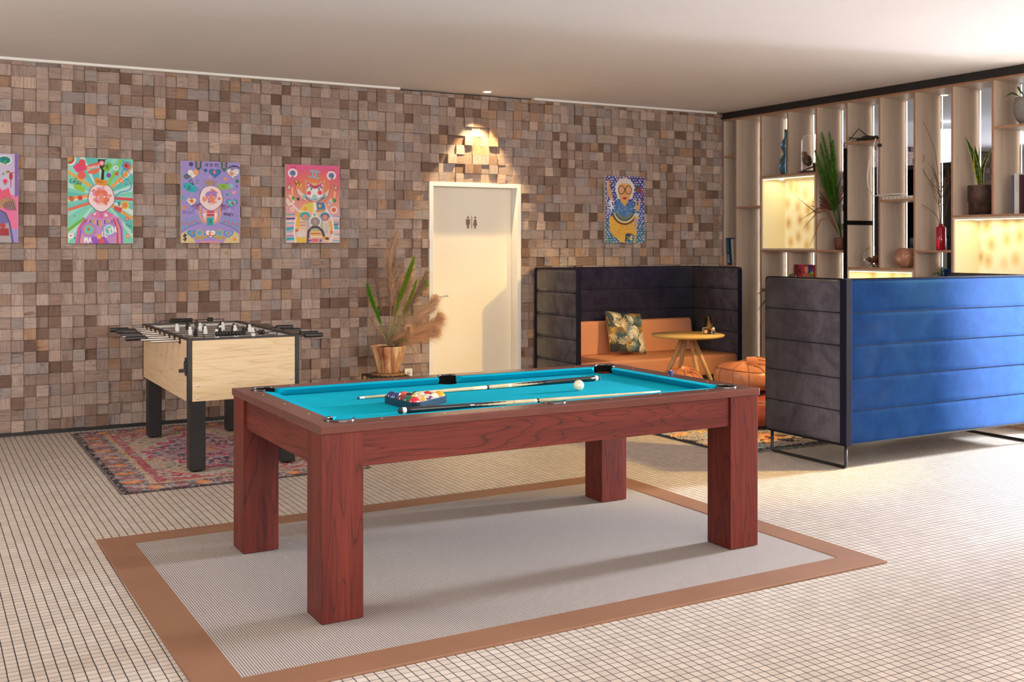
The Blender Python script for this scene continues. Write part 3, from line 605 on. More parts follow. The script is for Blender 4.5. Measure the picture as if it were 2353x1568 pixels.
# hair, face, glasses
a.circle(582,420,165,(238,232,225),ry=190); a.poly([(430,400),(745,400),(720,590),(690,610),(480,600),(450,590)],(238,232,225))
for k in range(9): a.line([(455+k*30,330-abs(k-4)*-6),(500+k*20,250+abs(k-4)*8),(560+k*8,225+abs(k-4)*6)],6,(205,195,190))
a.poly([(480,360),(540,325),(640,330),(695,370),(700,500),(670,590),(640,640),(640,660),(580,740),(520,665),(500,610),(475,520)],(235,175,105))
for x in (525,650): a.circle(x,445,60,(60,40,45),ry=80); a.circle(x,445,47,(240,180,120),ry=66); a.line([(x-22,410),(x+24,480)],10,(235,110,70)); a.line([(x+22,410),(x-24,480)],10,(235,110,70)); a.circle(x,440,13,(200,200,220))
a.line([(575,430),(602,430)],12,(60,40,45)); a.poly([(540,585),(580,572),(605,578),(635,582),(600,610),(570,620)],(185,40,60)); a.line([(575,500),(580,530),(590,525)],6,(200,130,80))
painting(6.462,1.577,a,'dark blue painting of a white-haired woman in round glasses above the booth')
# painting at the left frame edge
a=Art(.517,.717,(-690,140,285,1475),.0034); a.put(a.X>-1e9,(232,120,165))
a.put((a.Y<760),(205,190,220)); a.put((a.Y>1270),(165,150,215)); a.put((a.X>235)&(a.Y<780),(120,110,200))
for k in range(26): a.line([(240,180+k*23),(282,180+k*23)],8,(150,70,150))
a.put((a.X<60)&(a.Y>150)&(a.Y<250),(190,200,225)); a.circle(95,240,100,(240,235,238),ry=72); a.circle(95,240,82,(25,140,140),ry=55); a.text('YES',60,210,42,(15,80,90),7,10)
dots(a,8,[(30,150,110),(110,180,60)],13,22,3,60,230,130,630); a.circle(105,555,34,(235,80,110)); a.circle(105,555,14,(200,40,80)); a.circle(182,480,25,(185,35,50),ry=55); a.line([(180,520),(182,640)],11,(185,35,50)); a.line([(145,400),(180,440),(220,420)],14,(185,35,50))
a.poly([(-690,600),(0,600),(60,700),(150,650),(190,790),(0,850),(-690,900)],(225,90,120)); a.poly([(-690,850),(0,850),(160,780),(240,840),(260,990),(100,940),(-690,1100)],(170,130,120))
dots(a,50,[(225,120,60),(90,90,120),(230,80,90),(160,190,60)],9,18,6,-300,800,200,960)
for k in range(6): a.line([(195-k*22,830+k*14),(250-k*25,990)],9,(50,40,80))
a.poly([(-690,1000),(0,960),(110,1030),(160,1150),(210,1475),(-690,1475)],(110,110,170)); a.poly([(20,1200),(150,1180),(190,1475),(10,1475)],(175,165,170)); a.circle(70,1220,40,(190,60,70)); a.poly([(30,1260),(150,1260),(160,1370),(30,1370)],(165,50,60)); a.line([(0,970),(110,1030),(165,1170),(215,1475)],10,(40,25,60))
a.poly([(-40,350),(10,400),(0,560),(-60,600)],(230,80,60)); dots(a,60,[(230,120,90),(90,170,180),(240,210,90),(240,235,240),(140,90,180)],12,38,11,-680,160,-20,1450); face(a,-230,560,190,220,[(235,90,90),(245,150,120),(230,150,185)],(200,60,80))
painting(.215,1.574,a,'pink and lilac painting cut off by the left edge of the view')

# ------------------------------------------------------------------ rugs
def vnoise(X,Y,s,seed=0):
    """smooth value noise"""
    r=np.random.default_rng(seed); T=r.random((256,256)); x=X*s; y=Y*s; xi=np.floor(x).astype(int); yi=np.floor(y).astype(int); fx=x-xi; fy=y-yi
    fx=fx*fx*(3-2*fx); fy=fy*fy*(3-2*fy); g=lambda a,b:T[a%256,b%256]
    return (g(xi,yi)*(1-fx)*(1-fy)+g(xi+1,yi)*fx*(1-fy)+g(xi,yi+1)*(1-fx)*fy+g(xi+1,yi+1)*fx*fy)
def lin(c): c=np.array(c)/255.; return np.where(c<=.04045,c/12.92,((c+.055)/1.055)**2.4)
rugm=attrmat('pile_rug',.95,400,.5,.003)
# pool-table mat
RX,RY,RL,RW,RA=.8518,3.6245,3.2905,2.3186,.0108
mt=thing('bordered_mat','woven grey-beige mat with a wide tan leather-look border under the pool table','rug',(RX,RY,0),RA)
sis=base('woven_sisal',(.45,.40,.36),.9); v=coords(sis,(1,1,1)); sp=nd(sis,'ShaderNodeSeparateXYZ'); sis.node_tree.links.new(v,sp.inputs[0])
fx=mth(sis,'SINE',mth(sis,'MULTIPLY',sp.outputs[0],2*PI/.0105)); fy=mth(sis,'SINE',mth(sis,'MULTIPLY',sp.outputs[1],2*PI/.0075))
wv=mth(sis,'ADD',mth(sis,'MULTIPLY',fx,.6),mth(sis,'MULTIPLY',mth(sis,'MULTIPLY',fx,fy),.4)); nz=noise(sis,v,260,2)
wv2=mth(sis,'ADD',mth(sis,'MULTIPLY',wv,.5),mth(sis,'ADD',mth(sis,'MULTIPLY',nz,.5),.25))
setc(sis,ramp(sis,wv2,[(.15,(.11,.07,.05)),(.5,(.315,.265,.235)),(.85,(.50,.45,.425))])); bump(sis,wv2,.6,.003)
brd=mottled('tan_mat_border',(.225,.103,.055),(.25,.117,.063),3,.55,bscale=500,bstr=.15,bdist=.0008)
ib=.167
MB().box(ib-.003,RL-ib+.003,ib-.003,RW-ib+.003,0,.0085).build('woven_field',sis,mt)
MB().prism([(0,0),(RL,0),(RL,RW),(0,RW)],.0,.011,holes=[[(ib,ib),(RL-ib,ib),(RL-ib,RW-ib),(ib,RW-ib)]]).build('border',brd,mt,bevel=.003)
# patterned rug under the football table (x along, y away)
def persian(X,Y,w,h):
    Xm=np.abs(X-w/2); Ym=np.abs(Y-h/2); n=vnoise(X,Y,22,1)+.5*vnoise(X,Y,55,2); n2=vnoise(X,Y,9,3); n3=vnoise(X,Y,140,4)
    # distance from edge
    d=np.minimum(w/2-Xm,h/2-Ym); I=np.zeros(X.shape+(3,)); 
    fieldc=lin((186,168,150)); I[:]=fieldc*(.85+.3*n2)[...,None]
    # field motifs
    mot=np.sin(Xm*34+3*np.sin(Ym*21))*np.sin(Ym*31+2.4*np.sin(Xm*27))
    I[mot>.72]=lin((205,110,78)); I[(mot<-.66)]=lin((120,110,85)); I[(mot>.60)&(mot<=.72)]=lin((200,165,105)); 
    # medallion
    q=Xm/.50+Ym/.86+.10*np.sin(9*np.arctan2(Ym,Xm+1e-6)*2); m=q<1
    med=np.sin(Xm*46)*np.cos(Ym*38+2*np.sin(Xm*30)); M=np.zeros_like(I); M[:]=lin((130,138,154)); M[med>.25]=lin((165,172,176)); M[med<-.4]=lin((92,74,98)); M[(med>.6)]=lin((200,60,100)); M[(np.abs(med)<.06)]=lin((225,130,80))
    I[m]=M[m]; I[(q>.93)&(q<1.03)]=lin((190,50,90)); I[(q>=1.03)&(q<1.09)]=lin((190,185,175)); I[(q>.60)&(q<.66)]=lin((85,50,80)); I[(q>.30)&(q<.37)]=lin((200,55,95)); I[q<.14]=lin((220,130,85))
    # corner spandrels
    cq=(w/2-.33-Xm)/.30+(h/2-.36-Ym)/.45; cm_=(cq<.55)&(d>.30); I[cm_&(mot>.2)]=lin((150,60,75)); I[(np.abs(cq-.55)<.035)&(d>.30)]=lin((190,60,90))
    # borders
    b=(d>.24)&(d<=.30); I[b]=lin((168,84,92)); b=(d>.215)&(d<=.24); I[b]=lin((190,155,110)); b=(d<=.205); I[b]=lin((112,94,98)); 
    s=np.where(w/2-Xm<h/2-Ym,Ym,Xm); fl=np.cos(s*2*PI/.30)*np.sin(np.clip(d,0,.205)/.205*PI)
    I[(d<.205)&(fl>.52)]=lin((195,105,60)); I[(d<.205)&(fl>.8)]=lin((210,140,80)); I[(d<.205)&(fl<-.55)]=lin((150,90,95)); I[(d<.205)&(np.abs(fl)<.06)]=lin((160,150,140)); I[d<.03]=lin((52,40,46))
    wear=(n>.88); I[wear]=I[wear]*.4+lin((178,164,158))*.6
    st=(vnoise(X*1.0,Y*.18,120,7)>.83); I[st]=I[st]*.4+lin((190,178,168))*.6; dk=(vnoise(X,Y,45,9)<.2); I[dk]=I[dk]*.55
    return I*(.72+.56*n3)[...,None]
FW,FH=1.62,2.44; nx,ny=230,345; X,Y=np.meshgrid(np.linspace(0,FW,nx),np.linspace(0,FH,ny))
rg=thing('patterned_rug','worn multicoloured persian-style rug lying under the football table','rug',(1.135,6.965,0),0)
hn=lambda X,Y:.0075+.0015*vnoise(X,Y,150,5)
grid_mesh('rug_pile',persian(X,Y,FW,FH),FW,FH,rugm,rg,hn,False)
MB().box(0,FW,0,FH,0,.0074).build('rug_backing',mottled('rug_edge',(.06,.04,.045),(.10,.07,.07),60,.9),rg)
fr=MB(); r=random.Random(3)
for xx in (0,FW):
    for k in range(120):
        y=.01+k*(FH-.02)/119; s=-1 if xx==0 else 1
        fr.tube([(xx,y,.006),(xx+s*.012,y+r.uniform(-.006,.006),.004),(xx+s*r.uniform(.015,.03),y+r.uniform(-.01,.01),.003)],.0018,4)
tag(fr.build('fringe',mottled('fringe_dark',(.07,.05,.055),(.2,.16,.15),50,.9),rg),kind='stuff')
# shaggy rug by the booth
def shag(X,Y,w,h):
    a=vnoise(X,Y,3.2,11)+.4*vnoise(X,Y,9,12); b=vnoise(X,Y*1.6,4.1,13)+.4*vnoise(X,Y,11,14); n=vnoise(X,Y,70,15); I=np.zeros(X.shape+(3,)); I[:]=lin((165,150,140))
    I[b>1.0]=lin((215,165,95)); I[b>1.12]=lin((220,140,95)); I[a>.88]=lin((60,58,62)); I[a<.42]=lin((150,158,155)); I[(b<.35)]=lin((190,170,120))
    s=np.abs(a-.70)<.03; I[s]=lin((60,50,52)); return I*(.5+.9*n)[...,None]
SW,SH=2.5,2.56; nx,ny=230,250; X,Y=np.meshgrid(np.linspace(0,SW,nx),np.linspace(0,SH,ny))
sr=thing('shaggy_rug','thick shaggy rug in grey, yellow and black in front of the lounge booth','rug',(5.285,6.115,0),0)
grid_mesh('shag_pile',shag(X,Y,SW,SH),SW,SH,rugm,sr,lambda X,Y:.014+.012*vnoise(X,Y,90,6),False)
MB().box(.004,SW-.004,.004,SH-.004,0,.017).build('rug_base',mottled('shag_edge',(.03,.028,.03),(.06,.05,.05),60,.9),sr)
fr=MB()
for k in range(150):
    x=.01+k*(SW-.02)/149; fr.tube([(x,.004,.012),(x+r.uniform(-.012,.012),-.02,.008),(x+r.uniform(-.02,.02),-.04-r.uniform(0,.025),.004)],[.005,.004,.002],5)
tag(fr.build('fringe',mottled('fringe_grey',(.10,.09,.085),(.22,.2,.18),50,.95),sr),kind='stuff')

# ------------------------------------------------------------------ pool table
MX=((.100,.0125,.0085),(.175,.027,.016),(.026,.005,.004))
wx=wood('mahogany_along',0,*MX,rings=22,across=5,along=.55,rough=.46,line=.85)
wy=wood('mahogany_across',1,*MX,rings=20,across=5,along=.55,rough=.46,line=.75)
wz=wood('mahogany_upright',2,*MX,rings=18,across=6,along=.5,rough=.46,line=.75)
wtx=wood('mahogany_rail_along',0,(.11,.028,.02),(.16,.045,.032),(.05,.014,.011),rings=6,across=5,along=.6,rough=.22,line=.35,coat=.35,bstr=.05)
L,W=2.356,1.341; ZT=.818; BED=.780; w0=.105
pt=thing('pool_table','dark red wooden pool table with turquoise cloth standing on the bordered mat','pool table',(1.4319,4.1513,.0112),.0091)
zo=-.0112
cc=.130; cr=.062; sc_y=.112; sr_=.056
def arc(cx,cy,r,a0,a1,n=14): return [(cx+r*math.cos(R(a0+(a1-a0)*i/n)),cy+r*math.sin(R(a0+(a1-a0)*i/n))) for i in range(n+1)]
# corner arc angles where circle meets the wood line
da=math.degrees(math.asin((cc-w0)/cr))
corner=arc(cc,cc,cr,-da,-270+da)      # clockwise from +x side round the outside to +y side
ds=math.degrees(math.asin((sc_y-w0)/sr_))
side=arc(L/2,sc_y,sr_,-ds,-180+ds)
def q2(pts,fx,fy):
    o=[((L-x) if fx else x,(W-y) if fy else y) for x,y in pts]
    return o[::-1] if fx!=fy else o
# inner boundary, clockwise start near side from right to left ... build by walking counter-clockwise
loop=[]
loop+= q2(corner,False,False)[::-1]                 # +y side -> +x side (ccw walk along near side)
loop+= side[::-1]
loop+= [p for p in q2(corner,True,False)][::-1]
loop+= [p for p in q2(corner,True,True)][::-1]
loop+= [p for p in q2(side,True,True)][::-1]
loop+= [p for p in q2(corner,False,True)][::-1]
rail=MB().prism([(0,0),(L,0),(L,W),(0,W)],ZT-.036+zo,ZT+zo,holes=[loop])
rail.build('top_rail',wtx,pt,bevel=.0035)
lw=.1806; li=.0072
for (x,y) in ((li,li),(L-li-lw,li),(li,W-li-lw),(L-li-lw,W-li-lw)):
    MB().box(x,x+lw,y,y+lw,0.0,ZT-.0365+zo).build('leg',wz,pt,bevel=.002)
for (y0) in (li+.014,W-li-.014-.03):
    MB().box(li+lw+.001,L-li-lw-.001,y0,y0+.03,.634+zo,ZT-.037+zo).build('side_apron',wx,pt,bevel=.0015)
for (x0) in (li+.014,L-li-.014-.03):
    MB().box(x0,x0+.03,li+lw+.001,W-li-lw-.001,.634+zo,ZT-.037+zo).build('end_apron',wy,pt,bevel=.0015)
cloth=mottled('turquoise_cloth',(.0,.335,.455),(.0,.39,.52),2.2,.95,bscale=900,bstr=.2,bdist=.0004,Specular_IOR_Level=.06)
cloth2=mottled('turquoise_cushion_cloth',(.0,.34,.485),(.0,.39,.555),2.2,.95,bscale=900,bstr=.2,bdist=.0004,Specular_IOR_Level=.06)
def bite(cx,cy,r,a0,a1): return arc(cx,cy,r,a0,a1,10)
b0=.118
bed=[]; bed+=bite(cc,cc,cr-.004,120,-30); bed+=bite(L/2,sc_y+.0,sr_-.004,180-12,12) ; 
bed+=q2(bite(cc,cc,cr-.004,120,-30),True,False); bed+=q2(bite(cc,cc,cr-.004,120,-30),True,True); bed+=q2(bite(L/2,sc_y,sr_-.004,168,12),True,True); bed+=q2(bite(cc,cc,cr-.004,120,-30),False,True)
MB().prism(bed,BED-.03+zo,BED+zo).build('cloth_bed',cloth,pt)
MB().box(.06,L-.06,.06,W-.06,.640+zo,BED-.031+zo).build('slate_frame',black_plastic,pt)
# cushions
def cushion(p0,p1,nrm,m0,m1):
    """p0,p1 along wood edge; nrm inward; m0,m1 mitre lengths at the nose"""
    d=Vector((p1[0]-p0[0],p1[1]-p0[1],0)).normalized(); n=Vector((nrm[0],nrm[1],0)); mb=MB()
    prof=[(0,ZT-.0015),(.046,ZT-.0035),(.051,ZT-.006),(.014,BED+.0005),(0,BED+.0005)]
    vs=[]
    for base_,mm,sg in ((Vector((*p0,0)),m0,1),(Vector((*p1,0)),m1,-1)):
        for off,z in prof: vs.append(tuple(base_+n*off+d*(sg*mm*off/.051)+Vector((0,0,z+zo))))
    k=5; fs=[(i,(i+1)%k,(i+1)%k+k,i+k) for i in range(k)]+[(4,3,2,1,0),(5,6,7,8,9)]
    mb.add(vs,fs); bm=bmesh.new(); 
    o=mb.build('cushion',cloth2,pt); bm.from_mesh(o.data); bmesh.ops.recalc_face_normals(bm,faces=bm.faces); bm.to_mesh(o.data); bm.free()
    b=o.modifiers.new('bevel','BEVEL'); b.width=.002; b.segments=2
ce=cc+cr*math.cos(R(da)); sx0=L/2-sr_*math.cos(R(ds)); sx1=L/2+sr_*math.cos(R(ds))
cushion((ce,w0),(sx0,w0),(0,1),.05,.018); cushion((sx1,w0),(L-ce,w0),(0,1),.018,.05)
cushion((ce,W-w0),(sx0,W-w0),(0,-1),.05,.018); cushion((sx1,W-w0),(L-ce,W-w0),(0,-1),.018,.05)
cushion((w0,ce),(w0,W-ce),(1,0),.05,.05); cushion((L-w0,ce),(L-w0,W-ce),(-1,0),.05,.05)
# pockets
pb=base('pocket_black',(.006,.0055,.005),.9,Specular_IOR_Level=.08)
for (x,y,r_,a0,a1) in ((cc,cc,cr,da-0,-270-0),(L-cc,cc,cr,-90,180),(L-cc,W-cc,cr,0,270),(cc,W-cc,cr,90,360),(L/2,sc_y,sr_,-170,-10),(L/2,W-sc_y,sr_,10,170)):
    if (x,y)==(cc,cc): a0,a1=90+0,-0+360
    # opening faces the table centre; liner covers the outer arc
    if (x,y)==(cc,cc): a0,a1=100,350
    elif (x,y)==(L-cc,cc): a0,a1=190,440
    elif (x,y)==(L-cc,W-cc): a0,a1=-80,170
    elif (x,y)==(cc,W-cc): a0,a1=10,260
    pk=MB(); rim=arc(x,y,r_-.003,a0,a1,24)
    inn=MB(); N=24; vs=[];fs=[]
    for (px,py) in rim:
        vs+= [(px,py,ZT+.002+zo),(px,py,BED-.10+zo)]
    pts=arc(x,y,r_-.003,a0,a1,N); vs=[]
    for rr in (r_-.003,r_-.007):
        for (px,py) in arc(x,y,rr,a0,a1,N): vs+=[(px,py,ZT+.001+zo),(px,py,BED-.10+zo)]
    n2=2*(N+1)
    for i in range(N):
        a=2*i; fs+=[(a,a+2,a+3,a+1),(n2+a,n2+a+1,n2+a+3,n2+a+2),(a,n2+a,n2+a+2,a+2)]
    p=MB().add(vs,fs,smooth=True); p.lathe([(r_-.004,BED-.10+zo),(.001,BED-.104+zo)],(x,y,0),24,cap=False)
    po=p.build('pocket',pb,pt)
    MB().tube([(px,py,ZT+.0015+zo) for px,py in arc(x,y,r_-.001,a0,a1,24)],.0056,8).build('pocket_rim',dark_chrome,po)
# inlaid sights
pearl=base('pearl_inlay',(.75,.72,.68),.3)
for (x,y) in [(L/8*k,y) for k in (1,2,3,5,6,7) for y in (w0*.62,W-w0*.62)]+[(x,W/4*k) for k in (1,2,3) for x in (w0*.62,L-w0*.62)]:
    MB().lathe([(.004,ZT+.0003+zo),(.004,ZT+.0008+zo)],(x,y,0),12).build('sight_inlay',pearl,pt)
for (x,y) in ((li,li),(L-li-lw,li),(li,W-li-lw),(L-li-lw,W-li-lw)):
    MB().box(x+.02,x+lw-.02,y+.02,y+lw-.02,-.003,.0).build('foot_pad',black_plastic,pt)

# cues
maple=mottled('maple_shaft',(.62,.48,.27),(.70,.56,.34),30,.3,Coat_Weight=.3)
blackl=base('black_lacquer',(.012,.010,.010),.22,Coat_Weight=.5)
white_pl=base('white_ferrule',(.8,.8,.78),.35)
def cue(tip,butt,label):
    tip=Vector(tip); butt=Vector(butt); d=(butt-tip); Lc=d.length; t=thing('pool_cue',label,'pool cue',tuple(tip),math.atan2(d.y,d.x),'cues on the pool table')
    sl=math.atan2(d.z,math.hypot(d.x,d.y))
    def rad(s): return .0062+(.0145-.0062)*s
    def seg(name,s0,s1,m,n=16,ex=0):
        mb=MB(); P_=[(Lc*s*math.cos(sl),0,Lc*s*math.sin(sl)) for s in np.linspace(s0,s1,8)]
        mb.tube(P_,[rad(s)+ex for s in np.linspace(s0,s1,8)],n); return mb.build(name,m,t)
    seg('cue_tip',0,.006,base('blue_leather_tip',(.03,.07,.14),.7)); seg('ferrule',.006,.024,white_pl); seg('shaft',.024,.50,maple)
    seg('joint_collar',.50,.507,blackl,16,.0006); seg('forearm',.507,.60,maple)
    # pointed splice
    mb=MB(); n=48; rings=40; vs=[];fs=[]
    for i in range(rings+1):
        s=.60+.14*i/rings
        for k in range(n):
            a=2*PI*k/n; vs.append((Lc*s*math.cos(sl),rad(s)*math.cos(a),rad(s)*math.sin(a)+Lc*s*math.sin(sl)))
    mi=[]
    mbb=MB(); mbb.v=vs
    for i in range(rings):
        for k in range(n):
            u=((k/n*4)%1); h=abs(u-.5)*2; dark=(i/rings)>(h*.95)
            mbb.f.append([i*n+k,i*n+(k+1)%n,(i+1)*n+(k+1)%n,(i+1)*n+k]); mbb.m.append(1 if dark else 0); mbb.c.append(None); mbb.sm.append(True)
    mbb.build('splice',[maple,blackl],t)
    seg('butt_sleeve',.74,.975,blackl); seg('butt_ring',.975,.987,white_pl,16,.0004)
    mb=MB(); ss=[.987,.994,.998,1.0]; mb.tube([(Lc*s*math.cos(sl),0,Lc*s*math.sin(sl)) for s in ss],[.0142,.0135,.011,.006],16); mb.build('bumper',base('rubber',(.02,.018,.017),.7),t)
    return t
cue((1.931,5.039,BED+.0075),(3.405,5.072,BED+.0157),'pool cue passing behind the ball rack, black butt towards the far corner pocket')
cue((3.396,4.485,BED+.0075),(1.923,4.508,BED+.0157),'pool cue lying along the near cushion, black butt in front of the rack')

# balls
def ballmat(name,col,stripe=False):
    m=base(name,col,.08,Coat_Weight=.6)
    if stripe:
        v=coords(m); sp=nd(m,'ShaderNodeSeparateXYZ'); m.node_tree.links.new(v,sp.inputs[0])
        f=mth(m,'GREATER_THAN',mth(m,'ABSOLUTE',sp.outputs[2]),.0150); setc(m,mixc(m,f,col,(.78,.70,.50)))
    return m
BR=.0286
def ball(x,y,z,name,label,col,stripe=False,num=None,rot=(0,0,0),group='pool balls in the triangle rack'):
    t=MB().sphere((0,0,0),BR,28).build(name,ballmat(label[:24].replace(' ','_'),col,stripe)); t.location=(x,y,z+BR); tag(t,label,'ball',group)
    t.rotation_euler=rot
    if num:
        # number disc facing the camera side, in world orientation: parent keeps rotation
        Rm=Matrix.Rotation(rot[2],4,'Z')@Matrix.Rotation(rot[1],4,'Y')@Matrix.Rotation(rot[0],4,'X'); inv=Rm.inverted()
        n=(inv@Vector(num[1]).to_4d()).to_3d().normalized(); u=inv.to_3x3()@Vector((0,0,1)); u=(u-n*u.dot(n)).normalized(); r_=u.cross(n)
        mb=MB(); vs=[];fs=[]; K=24; ra=R(22)
        vs.append(tuple(n*(BR+.0002)))
        for rr in (.5,1):
            for k in range(K):
                a=2*PI*k/K; q=math.sin(ra*rr); vs.append(tuple((n*math.cos(ra*rr)+(u*math.sin(a)+r_*math.cos(a))*q)*(BR+.0002)))
        for k in range(K): fs+=[(0,1+k,1+(k+1)%K),(1+k,1+K+k,1+K+(k+1)%K,1+(k+1)%K)]
        mb.add(vs,fs,smooth=True); dsk=mb.build('number_disc',base('ball_white',(.8,.75,.6),.1),t)
        dig=MB()
        G=Art.G; F={'1':[[(.3,.2),(.5,0),(.5,1)]],'2':[[(0,.2),(.5,0),(1,.25),(0,1),(1,1)]],'3':[[(0,.05),(.9,.05),(.4,.45),(.95,.7),(.5,1),(0,.9)]],'0':[[(.5,0),(0,.5),(.5,1),(1,.5),(.5,0)]],'4':[[(.8,1),(.8,0),(0,.7),(1,.7)]],'5':[[(1,0),(.1,0),(.1,.45),(.8,.5),(.9,.8),(.5,1),(0,.95)]],'8':[[(.5,0),(.1,.25),(.9,.7),(.5,1),(.1,.7),(.9,.25),(.5,0)]],'7':[[(0,0),(1,0),(.3,1)]],'6':[[(.8,0),(.1,.5),(.2,.95),(.8,.95),(.9,.6),(.2,.5)]],'9':[[(.3,1),(.9,.5),(.8,.05),(.2,.05),(.1,.4),(.8,.5)]]}
        N_=len(num[0]); hgt=.0105
        for i,ch in enumerate(num[0]):
            for st in F[ch]:
                pts=[]
                for px,py in st:
                    X_=(i-(N_-1)/2)*.0068+(px-.5)*.005; Y_=(.5-py)*hgt
                    q=(n*BR+r_*X_+u*Y_); pts.append(tuple(q.normalized()*(BR+.0004)))
                dig.tube(pts,.0007,5)
        dig.build('number',base('ball_ink',(.02,.02,.02),.3),dsk)
    return t
Lr=Vector((2.000,4.893)); Nr=Vector((2.035,4.580)); Rr=Vector((2.297,4.740))
cen=(Lr+Nr+Rr)/3; ang=math.atan2(Nr.y-cen.y,Nr.x-cen.x)
rk=thing('triangle_rack','dark blue plastic triangle rack holding the balls on the pool table','ball rack',(cen.x,cen.y,BED),ang+PI/2)
# local frame: N corner at -y
def rtri(rad,rc,n=8):
    out=[]
    for k in range(3):
        a=-PI/2+2*PI*k/3; cx,cy=(rad-2*rc)*math.cos(a),(rad-2*rc)*math.sin(a)
        for i in range(n+1):
            b=a-PI/3+2*PI/3*i/n; out.append((cx+rc*math.cos(b),cy+rc*math.sin(b)))
    return out
inr=2*(2*BR*math.sqrt(3)*2/3*.999)+0  # centre-to-corner-ball distance = 4d/sqrt3
dd=2*BR*1.003; cor=4*dd/math.sqrt(3)
rin=cor+2*(BR+.0008); rout=rin+2*.007
MB().prism(rtri(rout,BR+.0078),0,.036,holes=[rtri(rin,BR+.0008)]).build('rack_frame',mottled('rack_blue_plastic',(.012,.022,.045),(.02,.035,.065),50,.22),rk,bevel=.0015)
def rackpos(i,j): # i toward L (0..4), j toward R, from N corner
    c0=Vector((cor*math.cos(ang),cor*math.sin(ang)))
    e1=(Matrix.Rotation(ang+PI-PI/6,3,'Z')@Vector((1,0,0))); e2=(Matrix.Rotation(ang+PI+PI/6,3,'Z')@Vector((1,0,0)))
    if (Vector((e1.x,e1.y)).dot(Lr-Nr))<(Vector((e2.x,e2.y)).dot(Lr-Nr)): e1,e2=e2,e1
    p=cen+c0+Vector((e1.x,e1.y))*dd*i+Vector((e2.x,e2.y))*dd*j; return p.x,p.y
cv=(-.35,-.75,.55)
BL=[(0,0,'three_ball','red solid pool ball in the near corner of the rack',(.62,.02,.03),False,('3',(.25,-.95,.05)),(0,0,0)),
 (1,0,'six_ball','green solid pool ball next to the near corner of the rack',(.005,.13,.06),False,None,(0,0,0)),
 (2,0,'seven_ball','maroon solid ball, middle of the rack side facing the short rail',(.24,.03,.03),False,None,(0,0,0)),
 (3,0,'ten_ball','blue and cream striped ball, second from the left corner of the rack',(.01,.04,.19),True,None,(1.0,1.3,.2)),
 (4,0,'two_ball','dark blue solid ball in the left corner of the rack',(.01,.03,.14),False,('2',(-.55,-.8,-.15)),(0,0,0)),
 (0,1,'thirteen_ball','orange striped ball beside the near corner of the rack',(.78,.30,.02),True,('13',(-.45,-.5,.75)),(.2,1.15,.6)),
 (0,2,'twelve_ball','purple and cream striped ball in the middle of the rack side facing the near rail',(.07,.015,.10),True,('12',(-.3,-.6,.75)),(-.35,.1,0)),
 (0,3,'fifteen_ball','cream and brown striped ball, second from the right corner of the rack',(.35,.03,.03),True,None,(1.2,.2,0)),
 (0,4,'one_ball','golden yellow solid ball in the right corner of the rack',(.80,.36,.01),False,None,(0,0,0)),
 (1,1,'nine_ball','pale yellow striped ball behind the orange striped one',(.75,.55,.15),True,None,(1.3,.6,.4)),
 (1,2,'eleven_ball','deep red striped ball in the middle of the rack behind the purple stripe',(.25,.01,.02),True,None,(.35,.35,0)),
 (1,3,'five_ball','bright red solid ball next to the golden yellow ball',(.60,.02,.03),False,None,(0,0,0)),
 (2,1,'eight_ball','black ball in the middle of the rack',(.012,.010,.010),False,None,(0,0,0)),
 (2,2,'fourteen_ball','mostly cream striped ball on the far side of the rack',(.01,.12,.05),True,None,(1.5,.1,0)),
 (3,1,'salmon_ball','salmon pink solid ball on the far side of the rack next to the blue ones',(.72,.10,.08),False,None,(0,0,0))]
for (i,j,nm,lb_,c,st,num,rt) in BL:
    x,y=rackpos(i,j); o=ball(x,y,BED+.0002,nm,lb_,c,st,num,rt)
o=ball(3.072,4.776,BED+.0002,'cue_ball','plain cream-white cue ball alone on the turquoise cloth','cue' and (.78,.70,.50),False,None,(0,0,0),None)
ck=thing('chalk_cube','small blue chalk cube on the right-hand rail of the pool table','chalk',(3.745,4.86,ZT),.3)
MB().box(-.011,.011,-.011,.011,0,.021).build('chalk_block',mottled('blue_chalk',(.01,.03,.12),(.02,.06,.2),200,.9),ck,bevel=.002)
MB().lathe([(.0085,.0195),(.0085,.0218),(.002,.0205)],n=16).build('worn_hollow',mottled('chalk_pale',(.35,.42,.5),(.5,.55,.6),200,.9),ck)

# ------------------------------------------------------------------ football table
beech=wood('beech_laminate',0,(.72,.55,.32),(.80,.63,.40),(.48,.30,.14),rings=12,across=7,along=.5,rough=.42,line=.5,fib=.4,bstr=.03)
beechy=wood('beech_laminate_side',1,(.66,.47,.29),(.73,.54,.35),(.46,.28,.13),rings=12,across=7,along=.5,rough=.42,line=.5,fib=.4,bstr=.03)
ft=thing('football_table','table football game with pale wood cabinet and black legs on the patterned rug','table football',(1.605,7.355,.009),0)
FX,FY=.772,1.625; zf=-.009; ZB,ZTf=.494+zf,.918+zf; T=.03
for ya in (0,FY-.022): MB().box(T,FX-T,ya,ya+.022,ZB,ZTf-.012).build('end_panel',beech,ft)
MB().box(0,.022,T,FY-T,ZB,ZTf-.012).build('side_panel',beechy,ft); MB().box(FX-.022,FX,T,FY-T,ZB,ZTf-.012).build('side_panel',beechy,ft)
for x in (-.002,FX-T+.002):
    for y in (-.002,FY-T+.002): MB().box(x,x+T,y,y+T,ZB-.001,ZTf).build('corner_post',black_plastic,ft,bevel=.002)
MB().box(T,FX-T,-.002,.024,ZTf-.012,ZTf).box(T,FX-T,FY-.024,FY+.002,ZTf-.012,ZTf).box(-.002,.024,T,FY-T,ZTf-.012,ZTf).box(FX-.024,FX+.002,T,FY-T,ZTf-.012,ZTf).build('black_edging',black_plastic,ft)
pale=mottled('inner_white_board',(.66,.62,.56),(.70,.66,.60),5,.5)
